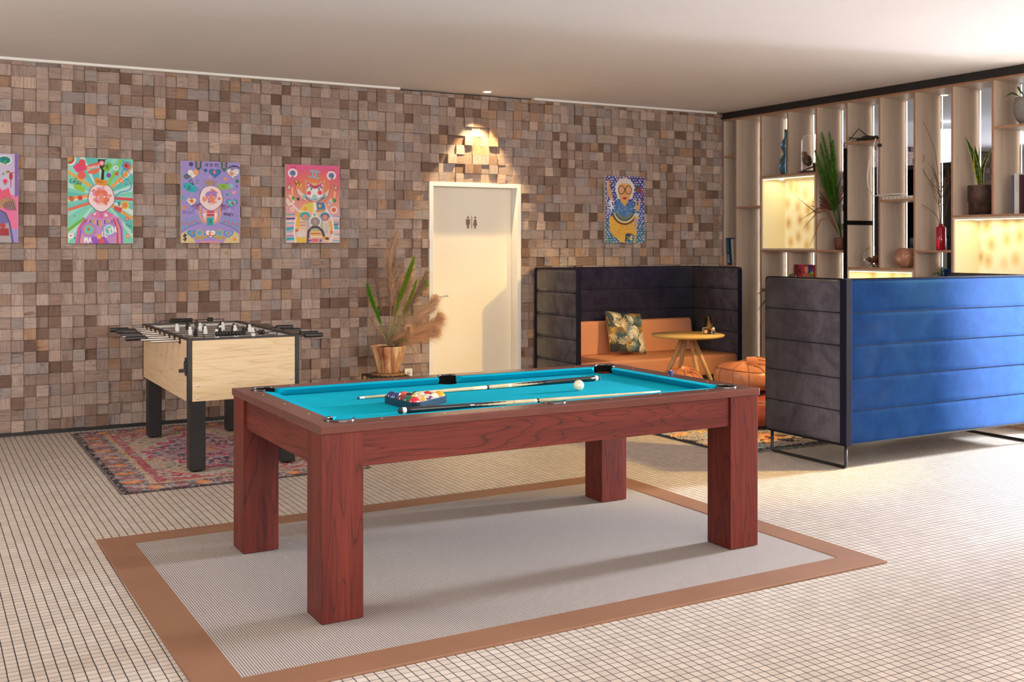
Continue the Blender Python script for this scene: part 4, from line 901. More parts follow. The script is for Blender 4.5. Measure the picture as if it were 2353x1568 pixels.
MB().box(.024,.05,.024,FY-.024,ZB+.02,ZTf-.0125).box(FX-.05,FX-.024,.024,FY-.024,ZB+.02,ZTf-.0125).box(.05,FX-.05,.024,.115,ZTf-.05,ZTf-.014).box(.05,FX-.05,FY-.115,FY-.024,ZTf-.05,ZTf-.014).build('inner_ledge',pale,ft)
MB().box(.05,FX-.05,.03,FY-.03,ZTf-.135,ZTf-.125).build('pitch',mottled('pitch_white',(.62,.64,.66),(.68,.70,.72),4,.4),ft)
for ya in (.115,FY-.12): MB().box(.05,FX-.05,ya,ya+.005,ZTf-.13,ZTf-.03).build('pitch_end_wall',black_plastic,ft)
for (lx,ly) in ((.02,.02),(FX-.02-.105,.02),(.02,FY-.125),(FX-.125,FY-.125)):
    MB().box(lx,lx+.105,ly,ly+.105,.010,ZB-.0005).build('leg',black_metal,ft,bevel=.006)
    MB().lathe([(.028,0),(.028,.010)],(lx+.052,ly+.052,0),16).build('foot',black_plastic,ft)
scr=MB()
for (x,z) in ((.068,.60),(.068,.515),(FX-.055,.61)):
    s0=len(scr.v); scr.lathe([(.0085,0),(.0075,.003),(.003,.0045)],(0,0,0),14); scr.xf(Matrix.Translation((x,0,z+zf))@Matrix.Rotation(PI/2,4,'X'),s0)
for (y,z) in ((.045,.60),(.045,.52),):
    s0=len(scr.v); scr.lathe([(.0045,0),(.003,.003)],(0,0,0),12); scr.xf(Matrix.Translation((0,y,z+zf))@Matrix.Rotation(-PI/2,4,'Y'),s0)
scr.build('bolt_heads',base('bolt_steel',(.7,.7,.7),.3,.9),ft)
# coin/ball cup on the side
bc=MB(); bc.prism([(.030,.665),(.078,.665),(.078,.79),(.030,.79)],-.004,.004)
s0=0; bc.xf(Matrix.Translation((0,0,zf))@Matrix(((0,0,1,0),(1,0,0,0),(0,1,0,0),(0,0,0,1))))
bo=bc.build('ball_return',black_plastic,ft,bevel=.003)
lp=MB(); vs=[];N=10
for k in range(N+1):
    a=PI*k/N; vs.append((-.004-.045*math.sin(a)*1.0,.054-.022*math.cos(a),.700+zf)); 
lp.prism([(v[0],v[1]) for v in vs]+[(-.002,.076),(-.002,.032)],.690+zf,.712+zf)
lp.prism([(-.002,.034),(-.002,.074),(-.012,.070),(-.012,.038)],.712+zf,.765+zf)
lp.build('return_cup',black_plastic,bo,bevel=.003)
steel=base('rod_steel',(.36,.32,.29),.34,1)
rods=[(7.586+.1735*k) for k in range(8)]; owner=['A','A','B','A','B','A','B','B']; men=[1,2,3,5,5,3,2,1]; off=[.0,.04,-.03,.02,.05,-.05,.02,.0]
mw=base('player_white',(.75,.74,.70),.4); mk=base('player_black',(.02,.02,.02),.4)
for k,(yy,ow,nm_,of) in enumerate(zip(rods,owner,men,off)):
    y=yy-7.355; z=.890+zf; s=1 if ow=='A' else -1   # A handles on the right
    ext=.13+.05*((k*37)%3)/2; other=.20+.10*((k*53)%4)/3
    x0,x1=(-other,FX+ext) if s>0 else (-ext-.0,FX+other*.7)
    ro=MB(); ro.tube([(x0,y,z),(x1,y,z)],.008,10); rod=ro.build('rod',steel,ft)
    hx0,hx1=(x1-.015,x1+.125) if s>0 else (x0-.125,x0+.015)
    h=MB(); n=10; h.tube([(hx0,y,z),(hx0+.006,y,z),(hx1-.006,y,z),(hx1,y,z)],[.014,.0175,.0175,.014],n,smooth=False); h.build('handle',black_plastic,rod)
    for bx in (-.004,FX+.004):
        b=MB(); b.tube([(bx-.006,y,z),(bx+.006,y,z)],.020,14); b.tube([(bx-(.02 if bx>0 else -.02)-.02,y,z),(bx-(.02 if bx>0 else -.02)+.02,y,z)],.0165,12); b.build('bearing',black_plastic,rod)
    for q in range(nm_):
        xx=FX/2+of+(q-(nm_-1)/2)*(.62/(nm_ if nm_>1 else 1))*(.9 if nm_>3 else .85)
        xx=min(max(xx,.09),FX-.09)
        m_=MB(); sw=.25*(-1)**k
        m_.box(-.016,.016,-.012,.012,-.018,.045).box(-.011,.011,-.010,.010,.045,.072).box(-.018,.018,-.006,.006,.015,.040).box(-.011,.011,-.009,.009,-.075,-.018).box(-.012,.012,-.016,.016,-.088,-.072)
        m_.xf(Matrix.Translation((xx,y,z-.004))@Matrix.Scale(.85,4)@Matrix.Rotation(sw,4,'X')); m_.build('player_figure',mw if ow=='A' else mk,rod,bevel=.003)
for y,x0 in ((.065,.21),(FY-.065,.21)):
    sb=MB(); sb.tube([(.12,y,ZTf+.022),(FX-.14,y,ZTf+.022)],.003,8)
    sb.box(.118,.126,y-.004,y+.004,ZTf-.014,ZTf+.024).box(FX-.144,FX-.136,y-.004,y+.004,ZTf-.014,ZTf+.024)
    so=sb.build('score_wire',black_metal,ft)
    for k in range(10):
        bb=MB(); bb.lathe([(.013,-.0105),(.0185,-.005),(.0185,.005),(.013,.0105)],(0,0,0),12); bb.xf(Matrix.Translation((x0+k*.0225+(.12 if k>7 else 0),y,ZTf+.022))@Matrix.Rotation(PI/2,4,'Y'))
        bb.build('score_bead',black_plastic,so)

# ------------------------------------------------------------------ plant stand, planter with pampas grass
st=thing('plant_stand','low black square metal plant stand against the wall beside the door','stand',(3.80,9.19,0),-.12)
f=MB(); a_=.185
f.box(-a_,a_,-a_,a_,.345,.355)
f.build('top_plate',black_metal,st,bevel=.001)
for x in (-a_,a_-.014):
    for y in (-a_,a_-.014): MB().box(x,x+.014,y,y+.014,0,.345).build('leg',black_metal,st)
f=MB()
for y in (-a_,a_-.012): f.box(-a_+.014,a_-.014,y,y+.012,.03,.042)
for x in (-a_,a_-.012): f.box(x,x+.012,-a_+.014,a_-.014,.03,.042)
f.build('lower_frame',black_metal,st)
cstr=mottled('braided_seagrass',(.28,.13,.05),(.46,.27,.12),60,.85,bscale=180,bstr=.9,bdist=.006)
cs=thing('woven_coaster','round braided seagrass mat under the faceted wooden planter','mat',(3.815,9.185,.355),0)
c_=MB()
for k in range(6):
    rr=.022+k*.026; n=max(14,int(rr*2*PI/.012)); c_.tube([((rr+.004*math.sin(i*2.1))*math.cos(2*PI*i/n),(rr+.004*math.sin(i*2.1))*math.sin(2*PI*i/n),.010+.003*math.sin(i*1.7)) for i in range(n)],.0135*.72,7,closed=True)
c_.build('braid',cstr,cs)
pwood=base('planter_wood',(.5,.25,.12),.42,Coat_Weight=.3); v=coords(pwood,(7,7,1.5)); n1=noise(pwood,v,1.0,4,.55,1.6)
setc(pwood,ramp(pwood,n1,[(.33,(.20,.06,.03)),(.44,(.42,.17,.08)),(.52,(.62,.36,.17)),(.64,(.78,.56,.33))]))
pl=thing('pampas_planter','faceted wooden flower pot with tall beige and green dried pampas grass beside the door','plant',(3.815,9.185,.3745),0)
pp=MB(); pp.lathe([(.098,0),(.104,.006),(.168,.243),(.160,.250),(.150,.247),(.098,.03),(.001,.03)],n=8,smooth=False); pp.build('pot',pwood,pl,bevel=.003,rot=.2)
MB().lathe([(.145,.222),(.10,.238),(.04,.242),(.001,.243)],n=20,cap=False).build('moss',mottled('moss',(.02,.03,.008),(.06,.06,.02),60,.95,bscale=120,bstr=1,bdist=.01),pl)
def plume(path,width,n,seed,mb,cols,hair=.07,taper=1.0,start=.25,w=.0011,droop=.3,bias=0.55):
    """feathery plume: thin blades along the upper part of a curved stem"""
    r=random.Random(seed); pts=[Vector(p) for p in path]
    def at(s):
        f=s*(len(pts)-1); i=min(int(f),len(pts)-2); t=f-i
        p0=pts[max(i-1,0)];p1=pts[i];p2=pts[i+1];p3=pts[min(i+2,len(pts)-1)]
        return .5*((2*p1)+(-p0+p2)*t+(2*p0-5*p1+4*p2-p3)*t*t+(-p0+3*p1-3*p2+p3)*t**3)
    def tan(s): return (at(min(s+.02,1))-at(max(s-.02,0))).normalized()
    S_=np.linspace(0,1,14); mb.tube([tuple(at(s)) for s in S_],[.0028*(1-.6*s) for s in S_],5,col=cols[0])
    for k in range(n):
        s=start+(1-start)*r.random()**.9; p=at(s); t=tan(s); e=(s-start)/(1-start)
        env=math.sin(PI*min(1,e*.92+.08))**.6
        a=r.uniform(0,2*PI); u=t.orthogonal().normalized(); v_=t.cross(u); d=(u*math.cos(a)+v_*math.sin(a))
        ln=(hair*r.uniform(.6,1.25)*env+.01)*(1-.3*e); out=d*width*env*r.uniform(.3,1.9)*(1-.55*e); tip=p+t*ln+out+Vector((0,0,-droop*ln*r.random())); mid=p+t*ln*.42+out*.42
        side=(t.cross(d)).normalized()*w*r.uniform(.7,1.3); c=r.choice(cols); q=r.uniform(.8,1.15); c=tuple(z*q for z in c)
        mb.add([tuple(p-side),tuple(p+side),tuple(mid+side*.8),tuple(mid-side*.8),tuple(tip)],[(0,1,2,3),(3,2,4)],col=c)
hair_m=attrmat('dry_grass',.85,Specular_IOR_Level=.1)
_n,_l=nt(hair_m); _t=nd(hair_m,'ShaderNodeBsdfTranslucent'); _m=nd(hair_m,'ShaderNodeMixShader'); _m.inputs[0].default_value=.5
_l.new(_n['Principled BSDF'].inputs['Base Color'].links[0].from_socket,_t.inputs['Color']); _l.new(_n['Principled BSDF'].outputs[0],_m.inputs[1]); _l.new(_t.outputs[0],_m.inputs[2]); _l.new(_m.outputs[0],_n['Material Output'].inputs['Surface'])
BE=[(.78,.57,.41),(.70,.50,.35),(.85,.66,.50)]; BD=[(.50,.36,.27),(.42,.29,.22),(.60,.44,.34)]; BG=[(.30,.46,.04),(.40,.56,.07),(.22,.34,.03)]; BGB=[(.18,.55,.03),(.25,.65,.06),(.12,.42,.02)]
# plume tips in world XZ at roughly y=9.2 -> local; (x,z) offsets
def ppath(x,z,y=0,curve=0,z0=.24): return [(0,0,z0),(x*.35,y*.3,z0+(z-z0)*.38),(x*.72+curve,y*.7,z0+(z-z0)*.75),(x,y,z)]
PL=[(ppath(.10,1.31,.0,-.045),.045,900,BE,.14,.30),(ppath(.085,1.08,.05,-.02),.045,700,BD,.08,.35),(ppath(-.10,.92,.03,-.02),.035,260,BD,.06,.45),
 (ppath(-.235,.83,-.08,-.01),.030,900,BGB,.045,.30),(ppath(.235,1.06,-.06,.0),.035,800,BG,.09,.45),(ppath(.245,.85,-.10,.02),.022,360,BG,.06,.45),(ppath(.09,.78,-.12,.0),.022,360,BG,.06,.45),
 (ppath(.40,.93,.0,.03),.040,800,BD,.10,.35),(ppath(.28,.98,.06,.02),.04,500,BE,.10,.35),(ppath(.47,.68,-.03,.05),.055,1100,BE,.13,.30),(ppath(.50,.50,-.05,.08),.06,1200,[(.82,.56,.36),(.74,.48,.30),(.88,.66,.46)],.14,.22),
 (ppath(.44,.37,-.08,.08),.05,900,[(.82,.56,.36),(.74,.48,.30),(.88,.66,.46)],.12,.15),(ppath(.14,.42,-.15,.05),.045,700,BE,.07,.05),(ppath(.16,.90,.02,.0),.03,400,BE,.08,.35),(ppath(-.16,.55,-.06,-.05),.02,260,BE,.05,.3),(ppath(.38,.84,-.05,.05),.014,160,[(.4,.6,.05)],.03,.80)]
for i,(p_,w_,n_,c_,h_,s_) in enumerate(PL):
    mb=MB(); plume(p_,w_*(1.7 if c_ not in (BG,BGB) else 1.1),int(n_*2.1),i+20,mb,c_,h_*1.1,start=s_,w=.0018); o=mb.build('plume',hair_m,pl)
    if c_ in (BG,BGB): o['label']='green plume'
mb=MB(); r=random.Random(2)
for (x,z,y) in ((.25,.16,-.10),(.14,.30,-.16)): mb.tube([(.05,-.05,.24),(x*.6,y*.7,.31),(x,y,z)],[.003,.006,.001],5,col=(.25,.38,.04))
mb.build('drooping_leaf',hair_m,pl)

# ------------------------------------------------------------------ lounge booths
def velvet(name,c1,c2,sh=.35):
    m=base(name,c1,.95,Specular_IOR_Level=.04,Sheen_Weight=sh,Sheen_Roughness=.4); v=coords(m); f=noise(m,v,5,5,.65,.8); g_=noise(m,coords(m,(40,40,3)),1,3)
    c=ramp(m,f,[(.34,c1),(.66,c2)]); setc(m,mixc(m,.10,c,ramp(m,g_,[(.35,c1),(.65,c2)]))); bump(m,noise(m,v,350,2),.3,.001); return m
vg=velvet('charcoal_velvet',(.046,.040,.050),(.100,.088,.102),.08); vn=velvet('navy_velvet',(.016,.014,.034),(.034,.030,.062),.08); vb=velvet('blue_velvet',(.009,.040,.145),(.015,.060,.200),.03)
pipe=base('navy_piping',(.010,.010,.022),.85,Specular_IOR_Level=.1)
tanl=mottled('tan_upholstery',(.52,.215,.115),(.56,.24,.13),3,.55,bscale=400,bstr=.25,bdist=.001)
def padprof(t0,sgn,z0,z1,rows=5,b=.012,n=14):
    pts=[]
    for k in range(rows):
        for i in range(n+(1 if k==rows-1 else 0)):
            t=i/n; pts.append((t0+sgn*b*(1-abs(2*t-1)**12),z0+(z1-z0)*(k+t)/rows))
    return pts
def padded(name,axis,a0,a1,t0,t1,z0,z1,m_in,m_out,parent,out_low=True):
    """panel with two padded faces at t0 and t1 (t0<t1); out_low: outer face is t0"""
    o=MB()
    p0=padprof(t0+.012,-1,z0+.006,z1-.006); p1=padprof(t1-.012,1,z0+.006,z1-.006); n=len(p0)
    f=(lambda p,q,a:(a,p,q)) if axis=='x' else (lambda p,q,a:(p,a,q))
    for pr,mi in ((p0,0),(p1,1)):
        vs=[f(p,q,a0) for p,q in pr]+[f(p,q,a1) for p,q in pr]
        fs=[(i,i+n,i+1+n,i+1) for i in range(n-1)]
        o.add(vs,fs,mi,smooth=True)
    prof=p0+p1[::-1]; k=len(prof)
    for a in (a0,a1):
        vs=[f(p,q,a) for p,q in prof]; o.add(vs,[tuple(range(k))],2)
    zt_=[(f(p0[-1][0],p0[-1][1],a0)),f(p0[-1][0],p0[-1][1],a1),f(p1[-1][0],p1[-1][1],a1),f(p1[-1][0],p1[-1][1],a0)]
    zb_=[(f(p0[0][0],p0[0][1],a0)),f(p0[0][0],p0[0][1],a1),f(p1[0][0],p1[0][1],a1),f(p1[0][0],p1[0][1],a0)]
    o.add(zt_,[(0,1,2,3)],2); o.add(zb_,[(3,2,1,0)],2)
    for tt in (t0+.0105,t1-.0105):
        for k in range(1,5): zz=z0+.006+(z1-z0-.012)*k/5; o.tube([f(tt,zz,a0),f(tt,zz,a1)],.0035,5,mi=2,smooth=False)
    ob=o.build(name,[m_out,m_in,pipe] if out_low else [m_in,m_out,pipe],parent)
    bm=bmesh.new(); bm.from_mesh(ob.data); bmesh.ops.remove_doubles(bm,verts=bm.verts,dist=1e-5); bmesh.ops.recalc_face_normals(bm,faces=bm.faces); bm.to_mesh(ob.data); bm.free()
    return ob
def rrect(a0,a1,z0,z1,r,n=5):
    o=[]
    for cx,cz,s in ((a0+r,z0+r,180),(a1-r,z0+r,270),(a1-r,z1-r,0),(a0+r,z1-r,90)):
        for i in range(n+1): o.append((cx+r*math.cos(R(s+90*i/n)),cz+r*math.sin(R(s+90*i/n))))
    return o
BWd,BDp,BZ0,BZ1,PT=2.085,.80,.165,1.315,.055
def booth(label,loc,rot,vout):
    t=thing('high_back_booth',label,'sofa',loc,rot,'matching high-backed booths')
    # local: open toward -y, x 0..BWd
    padded('side_panel','y',.004,BDp-PT-.001,0,PT,BZ0,BZ1,vg,vg,t); padded('side_panel','y',.004,BDp-PT-.001,BWd-PT,BWd,BZ0,BZ1,vg,vg,t)
    padded('back_panel','x',PT*.6,BWd-PT*.6,BDp-PT,BDp,BZ0,BZ1,vn,vout,t,out_low=False)
    for x in (0,BWd-PT):
        MB().extr(rrect(x-.001,x+PT+.001,BZ0,BZ1+.002,.004),'y',BDp-PT-.002,BDp+.002).build('corner_post',vg if False else pipe,t,bevel=.008)
        for e in (x+.004,x+PT-.004):
            MB().tube([(e,y,z) for y,z in rrect(.002,BDp-.004,BZ0,BZ1,.028)],.0045,6,closed=True).build('piping',pipe,t)
    MB().tube([(PT,BDp-.004,BZ1),(BWd-PT,BDp-.004,BZ1)],.0045,6).tube([(PT,BDp-PT+.004,BZ1),(BWd-PT,BDp-PT+.004,BZ1)],.0045,6).build('piping',pipe,t)
    MB().extr(rrect(.02,BDp-PT-.002,.19,.402,.03),'x',PT+.001,BWd-PT-.001,smooth=True).build('seat',tanl,t)
    pr=[(BDp-PT-.14,.403),(BDp-PT-.003,.403),(BDp-PT-.003,.735),(BDp-PT-.015,.748),(BDp-PT-.06,.748),(BDp-PT-.078,.738),(BDp-PT-.086,.72)]
    MB().extr(pr,'x',PT+.001,BWd-PT-.10).build('back_cushion',tanl,t,bevel=.02,seg=4)
    for x in (.035,BWd-.035):
        MB().tube([(x,.035,BZ0+.002),(x,.035,.03),(x,.040,.014),(x,.052,.009),(x,BDp-.052,.009),(x,BDp-.04,.014),(x,BDp-.035,.03),(x,BDp-.035,BZ0+.002)],.0115,8).build('sled_leg',black_metal,t)
    MB().box(.01,BWd-.01,.03,BDp-.01,BZ0-.002,.189).build('base_board',black_plastic,t)
    return t
booth('grey high-backed booth with tan seat against the wood-block wall, palm-leaf cushion on it',(5.578,8.715,.003),0,vg)
booth('high-backed booth seen from behind, bright blue back and dark grey side, right foreground',(7.685,6.108,.001),PI,vb)

# cushion
cu=thing('scatter_cushion','square cushion with blue, ochre and white palm leaf print leaning in the booth','cushion',(6.51,9.215,.408),0)
N=60; u=np.linspace(-1,1,N); U,V=np.meshgrid(u,u); Hh=.062*((1-U**4)*(1-V**4))**.5; pin=1-.05*(1-abs(V)**2)*(abs(U)**4); pinv=1-.05*(1-abs(U)**2)*(abs(V)**4)
a=Art(1,1,(0,0,1000,1000),.004); a.put(a.X>-1e9,(70,80,85)); r=random.Random(12)
for _ in range(16):
    x,y=r.uniform(0,1000),r.uniform(0,1000); a.circle(x,y,r.uniform(80,170),r.choice([(85,125,145),(60,90,105),(150,120,60),(110,95,50),(40,45,50)]),ry=r.uniform(80,150))
for _ in range(30):
    x,y=r.uniform(0,1000),r.uniform(0,1000); an=r.uniform(0,2*PI); c=r.choice([(235,230,215),(240,225,190),(235,225,205),(190,150,70),(110,150,170),(45,45,45)]); 
    for k in range(9):
        b=an+(k-4)*.24; l=r.uniform(160,240); a.line([(x+30*math.cos(b),y+30*math.sin(b)),(x+l*math.cos(b),y+l*math.sin(b))],14,c)
im=a.out(); ii=(np.linspace(0,im.shape[0]-1,N*3)).astype(int)
N=150; u=np.linspace(-1,1,N); U,V=np.meshgrid(u,u); Hh=.062*np.sqrt(np.clip((1-U**4)*(1-V**4),0,1)); px_=1-.06*(1-V**2)*U**2; pz_=1-.06*(1-U**2)*V**2
s_=.225
cushm=attrmat('palm_print_fabric',.85,500,.3,.001)
def cface(sgn):
    X_=U*s_*px_; Z_=V*s_*pz_; Y_=sgn*Hh; jj=np.linspace(0,im.shape[0]-1,N).astype(int); C=im[np.ix_(jj[::-1],jj)]
    co=np.stack([X_,Y_,Z_],-1).reshape(-1,3); idx=np.arange(N*N).reshape(N,N); a_=idx[:-1,:-1].ravel();b_=idx[:-1,1:].ravel();c2=idx[1:,1:].ravel();d_=idx[1:,:-1].ravel()
    F=np.stack([a_,b_,c2,d_],-1) if sgn<0 else np.stack([d_,c2,b_,a_],-1); return co,F,C.reshape(-1,3)
c1,F1,C1=cface(-1); c2_,F2,C2=cface(1)
me=bpy.data.meshes.new('cushion_cover'); Rt=np.array(Matrix.Rotation(R(-22),3,'X')@Matrix.Rotation(R(6),3,'Y')@Matrix.Identity(3))
CO=np.concatenate([c1,c2_])@Rt.T; CO[:,2]-=CO[:,2].min(); me.from_pydata(CO.tolist(),[],np.concatenate([F1,F2+N*N]).tolist()); me.materials.append(cushm)
at=me.color_attributes.new('Col','FLOAT_COLOR','POINT'); at.data.foreach_set('color',np.concatenate([np.concatenate([C1,C2*.0+lin((190,160,130))]),np.ones((2*N*N,1))],1).astype(np.float32).ravel())
me.polygons.foreach_set('use_smooth',[True]*len(me.polygons))
o=bpy.data.objects.new('cushion_cover',me); COL.objects.link(o); o.parent=cu

# round table
oak=wood('oak_top',0,(.68,.42,.12),(.76,.49,.15),(.45,.27,.10),rings=5,across=3,along=.5,rough=.3,line=.25,fib=.15,coat=.3,bstr=.03)
oakl=wood('oak_leg',2,(.52,.29,.13),(.60,.36,.17),(.35,.18,.08),rings=4,across=8,along=.8,rough=.4,line=.3,fib=.2,bstr=.03)
rt=thing('round_table','small round wooden table with four splayed legs in front of the booth','table',(6.28,7.89,.026),0)
MB().lathe([(.30,.672),(.328,.680),(.337,.692),(.335,.698)],n=64).build('table_top',oak,rt)
for k,an in enumerate((2,105,180,290)):
    a_=R(an-29); MB().tube([(.045*math.cos(a_),.045*math.sin(a_),.672),(.33*math.cos(a_),.33*math.sin(a_),.004)],[.022,.0165],14).build('leg',oakl,rt)
MB().lathe([(.09,.655),(.09,.6715)],n=24).build('hub',oakl,rt)
TZ=.026+.698
cd=thing('card_stand','small dark table card with pale panel standing on the round table','sign',(6.415,7.80,TZ),-.35)
MB().box(-.026,.026,-.008,.008,0,.062).build('card_block',base('card_cream',(.75,.65,.45),.6),cd)
MB().box(-.0255,.0255,-.0095,-.0082,.001,.061).build('dark_cover',base('card_dark',(.06,.015,.015),.4),cd)
MB().box(-.014,.014,-.0105,-.0096,.012,.040).build('pale_panel',mottled('card_panel',(.5,.36,.2),(.6,.45,.28),300,.6),cd)
gj=thing('glass_hurricane','tall clear glass cylinder on the round table beside the card','vase',(6.475,7.83,TZ),0)
glass=base('clear_glass',(1,1,1),.02,Transmission_Weight=1.0,IOR=1.3); glass_s=base('smoked_glass',(.55,.42,.28),.04,Transmission_Weight=1.0,IOR=1.3)
MB().lathe([(.0,.002),(.034,.002),(.036,.006),(.036,.158),(.033,.158),(.033,.009),(.0,.009)],n=28,cap=False).build('glass_cylinder',glass_s,gj)
ml=thing('salt_shaker','small glass shaker with chrome cap on the round table, in front of the glass cylinder','shaker',(6.485,7.775,TZ),0)
MB().lathe([(.017,0),(.018,.03),(.016,.045)],n=20).build('glass_body',glass,ml); MB().lathe([(.017,.0455),(.017,.056),(.009,.068),(.001,.070)],n=20).build('chrome_cap',chrome,ml)

# poufs
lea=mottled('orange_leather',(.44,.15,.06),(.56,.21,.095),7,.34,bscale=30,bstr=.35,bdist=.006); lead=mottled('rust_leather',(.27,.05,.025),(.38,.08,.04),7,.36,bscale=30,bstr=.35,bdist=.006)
seam_m=base('leather_seam',(.30,.075,.03),.6)
def pouf(label,loc,rad,h,m,seed,rot=0,tilt=0):
    t=thing('leather_pouf',label,'pouf',loc,rot,'leather poufs by the round table'); n=48; rows=18; r=random.Random(seed); vs=[];fs=[]
    ph=[r.uniform(0,6) for _ in range(4)]
    def rr(k,j):
        s=j/rows; a=2*PI*k/n; 
        ang_=-PI/2+PI*s; ca=max(math.cos(ang_),0)**.55; sa=math.sin(ang_); sa=math.copysign(abs(sa)**.75,sa)
        q=rad*ca*(1-.018*abs(math.sin(4*a))*0-.02*(abs(math.cos(6*a))**14)); q*=1+.025*math.sin(3*a+ph[0])+.012*math.sin(7*a+ph[1]+s*5)
        z=h/2+h/2*sa+ (.02*math.sin(2*a+ph[2])*s)+tilt*math.cos(a)*s
        return (q*math.cos(a),q*math.sin(a),max(z,.0))
    for j in range(rows+1):
        for k in range(n): vs.append(rr(k,j))
    for j in range(rows):
        for k in range(n): fs.append((j*n+k,j*n+(k+1)%n,(j+1)*n+(k+1)%n,(j+1)*n+k))
    mb=MB().add(vs,fs,smooth=True); mb.build('leather_cover',m,t,subd=1)
    sm=MB()
    for k in range(0,n,4):
        sm.tube([tuple(Vector(rr(k,j))*1.0+Vector((0,0,.002))) for j in range(3,rows)],.0035,5)
    sm.tube([rr(k,12) for k in range(n)],.004,5,closed=True)
    sm.build('seams',seam_m,t); return t
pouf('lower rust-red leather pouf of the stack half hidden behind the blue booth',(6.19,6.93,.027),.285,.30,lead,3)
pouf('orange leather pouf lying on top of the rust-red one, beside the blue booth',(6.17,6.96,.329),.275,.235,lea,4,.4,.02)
pouf('orange leather pouf just in front of the tan booth seat, not stacked',(5.94,7.55,.027),.212,.43,lea,6,1.1,.01)

# ------------------------------------------------------------------ shelf wall
sw=wood('shelf_oak_upright',2,(.52,.40,.30),(.60,.475,.365),(.36,.25,.17),rings=7,across=5,along=.5,rough=.5,line=.28,fib=.3,bstr=.04)
sh_y=wood('shelf_oak_board',1,(.50,.38,.28),(.57,.44,.33),(.36,.25,.17),rings=6,across=5,along=.5,rough=.5,line=.25,fib=.3,bstr=.04)
edge=mottled('oak_edge_band',(.36,.19,.11),(.42,.23,.14),20,.5)
framew=mottled('pale_box_frame',(.62,.54,.43),(.66,.58,.47),12,.5)
SX=8.12; SDp=.35; OY=5.60
su=thing('open_shelving','tall open oak shelving divider with lit boxes along the right side','shelving',(SX,OY,0),0)
YK=[9.332-.4135*k for k in range(10)]  # lower faces of uprights
def Yb(k): # bay k interior
    hi=9.545 if k==0 else YK[k-1]; return YK[k]+.02-OY, hi-OY
def board(name,x0,x1,y0,y1,z0,z1,m,parent=su):
    """board with a darker front edge band"""
    mb=MB(); mb.box(x0+.002,x1,y0,y1,z0,z1,0); mb.box(x0,x0+.002,y0,y1,z0,z1,1); return mb.build(name,[m,edge],parent)
def upright(y,z0,z1,name='upright'): return board(name,0,SDp,y-OY,y-OY+.02,z0,z1,sw)
TOP=2.975
upright(9.545,.02,TOP)
gaps={1:None}
for k,y in enumerate(YK):
    if k==2: upright(y,.02,1.482); upright(y,2.312,TOP)
    elif k==5: upright(y,.02,.90); upright(y,1.335,TOP)
    elif k==8: upright(y,.02,.98); upright(y,1.82,TOP)
    else: upright(y,.02,TOP)
board('top_board',0,SDp,YK[9]-OY,9.565-OY,TOP,2.998,sh_y); board('plinth',.0,SDp,YK[9]-OY,9.565-OY,0.0,.02,sh_y)
SH=[(0,0,2.566),(0,0,1.315),(1,1,1.979),(2,3,2.302),(2,3,1.492),(2,3,1.07),(4,4,1.494),(5,5,2.566),(5,6,1.325),(5,6,.91),(6,6,1.981),(7,7,1.496),(7,7,1.02),(8,9,1.810),(8,9,.99),(9,9,2.566)]
for a_,b_,z in SH:
    y0=Yb(b_)[0]; y1=Yb(a_)[1]; board('shelf',.0,SDp-.002,y0+.0005,y1-.0005,z-.010,z+.010,sh_y)
# glow strips at the rear edges
ledm=emis('led_strip_glow',(1,.92,.78),9)
for k,y in enumerate(YK):
    z0,z1=.05,TOP-.01
    if k in (1,3): segs=[(.05,1.47),(2.33,2.96)]
    elif k==2: segs=[(.05,1.47),(2.33,2.96)]
    elif k==6 : segs=[(1.35,2.96)]
    elif k==5: segs=[(1.35,2.96)]
    elif k in(7,8,9): segs=[(1.83,2.96)]
    else: segs=[(.05,2.96)]
    if k==7: segs=[(.05,2.96)]
    mb=MB()
    for a_,b_ in segs: mb.box(SDp-.006,SDp-.002,y-OY-.023,y-OY-.019,a_,b_)
    lbl(mb.build('led_strip',ledm,su),'thin glowing light strip on the rear edge of an upright')
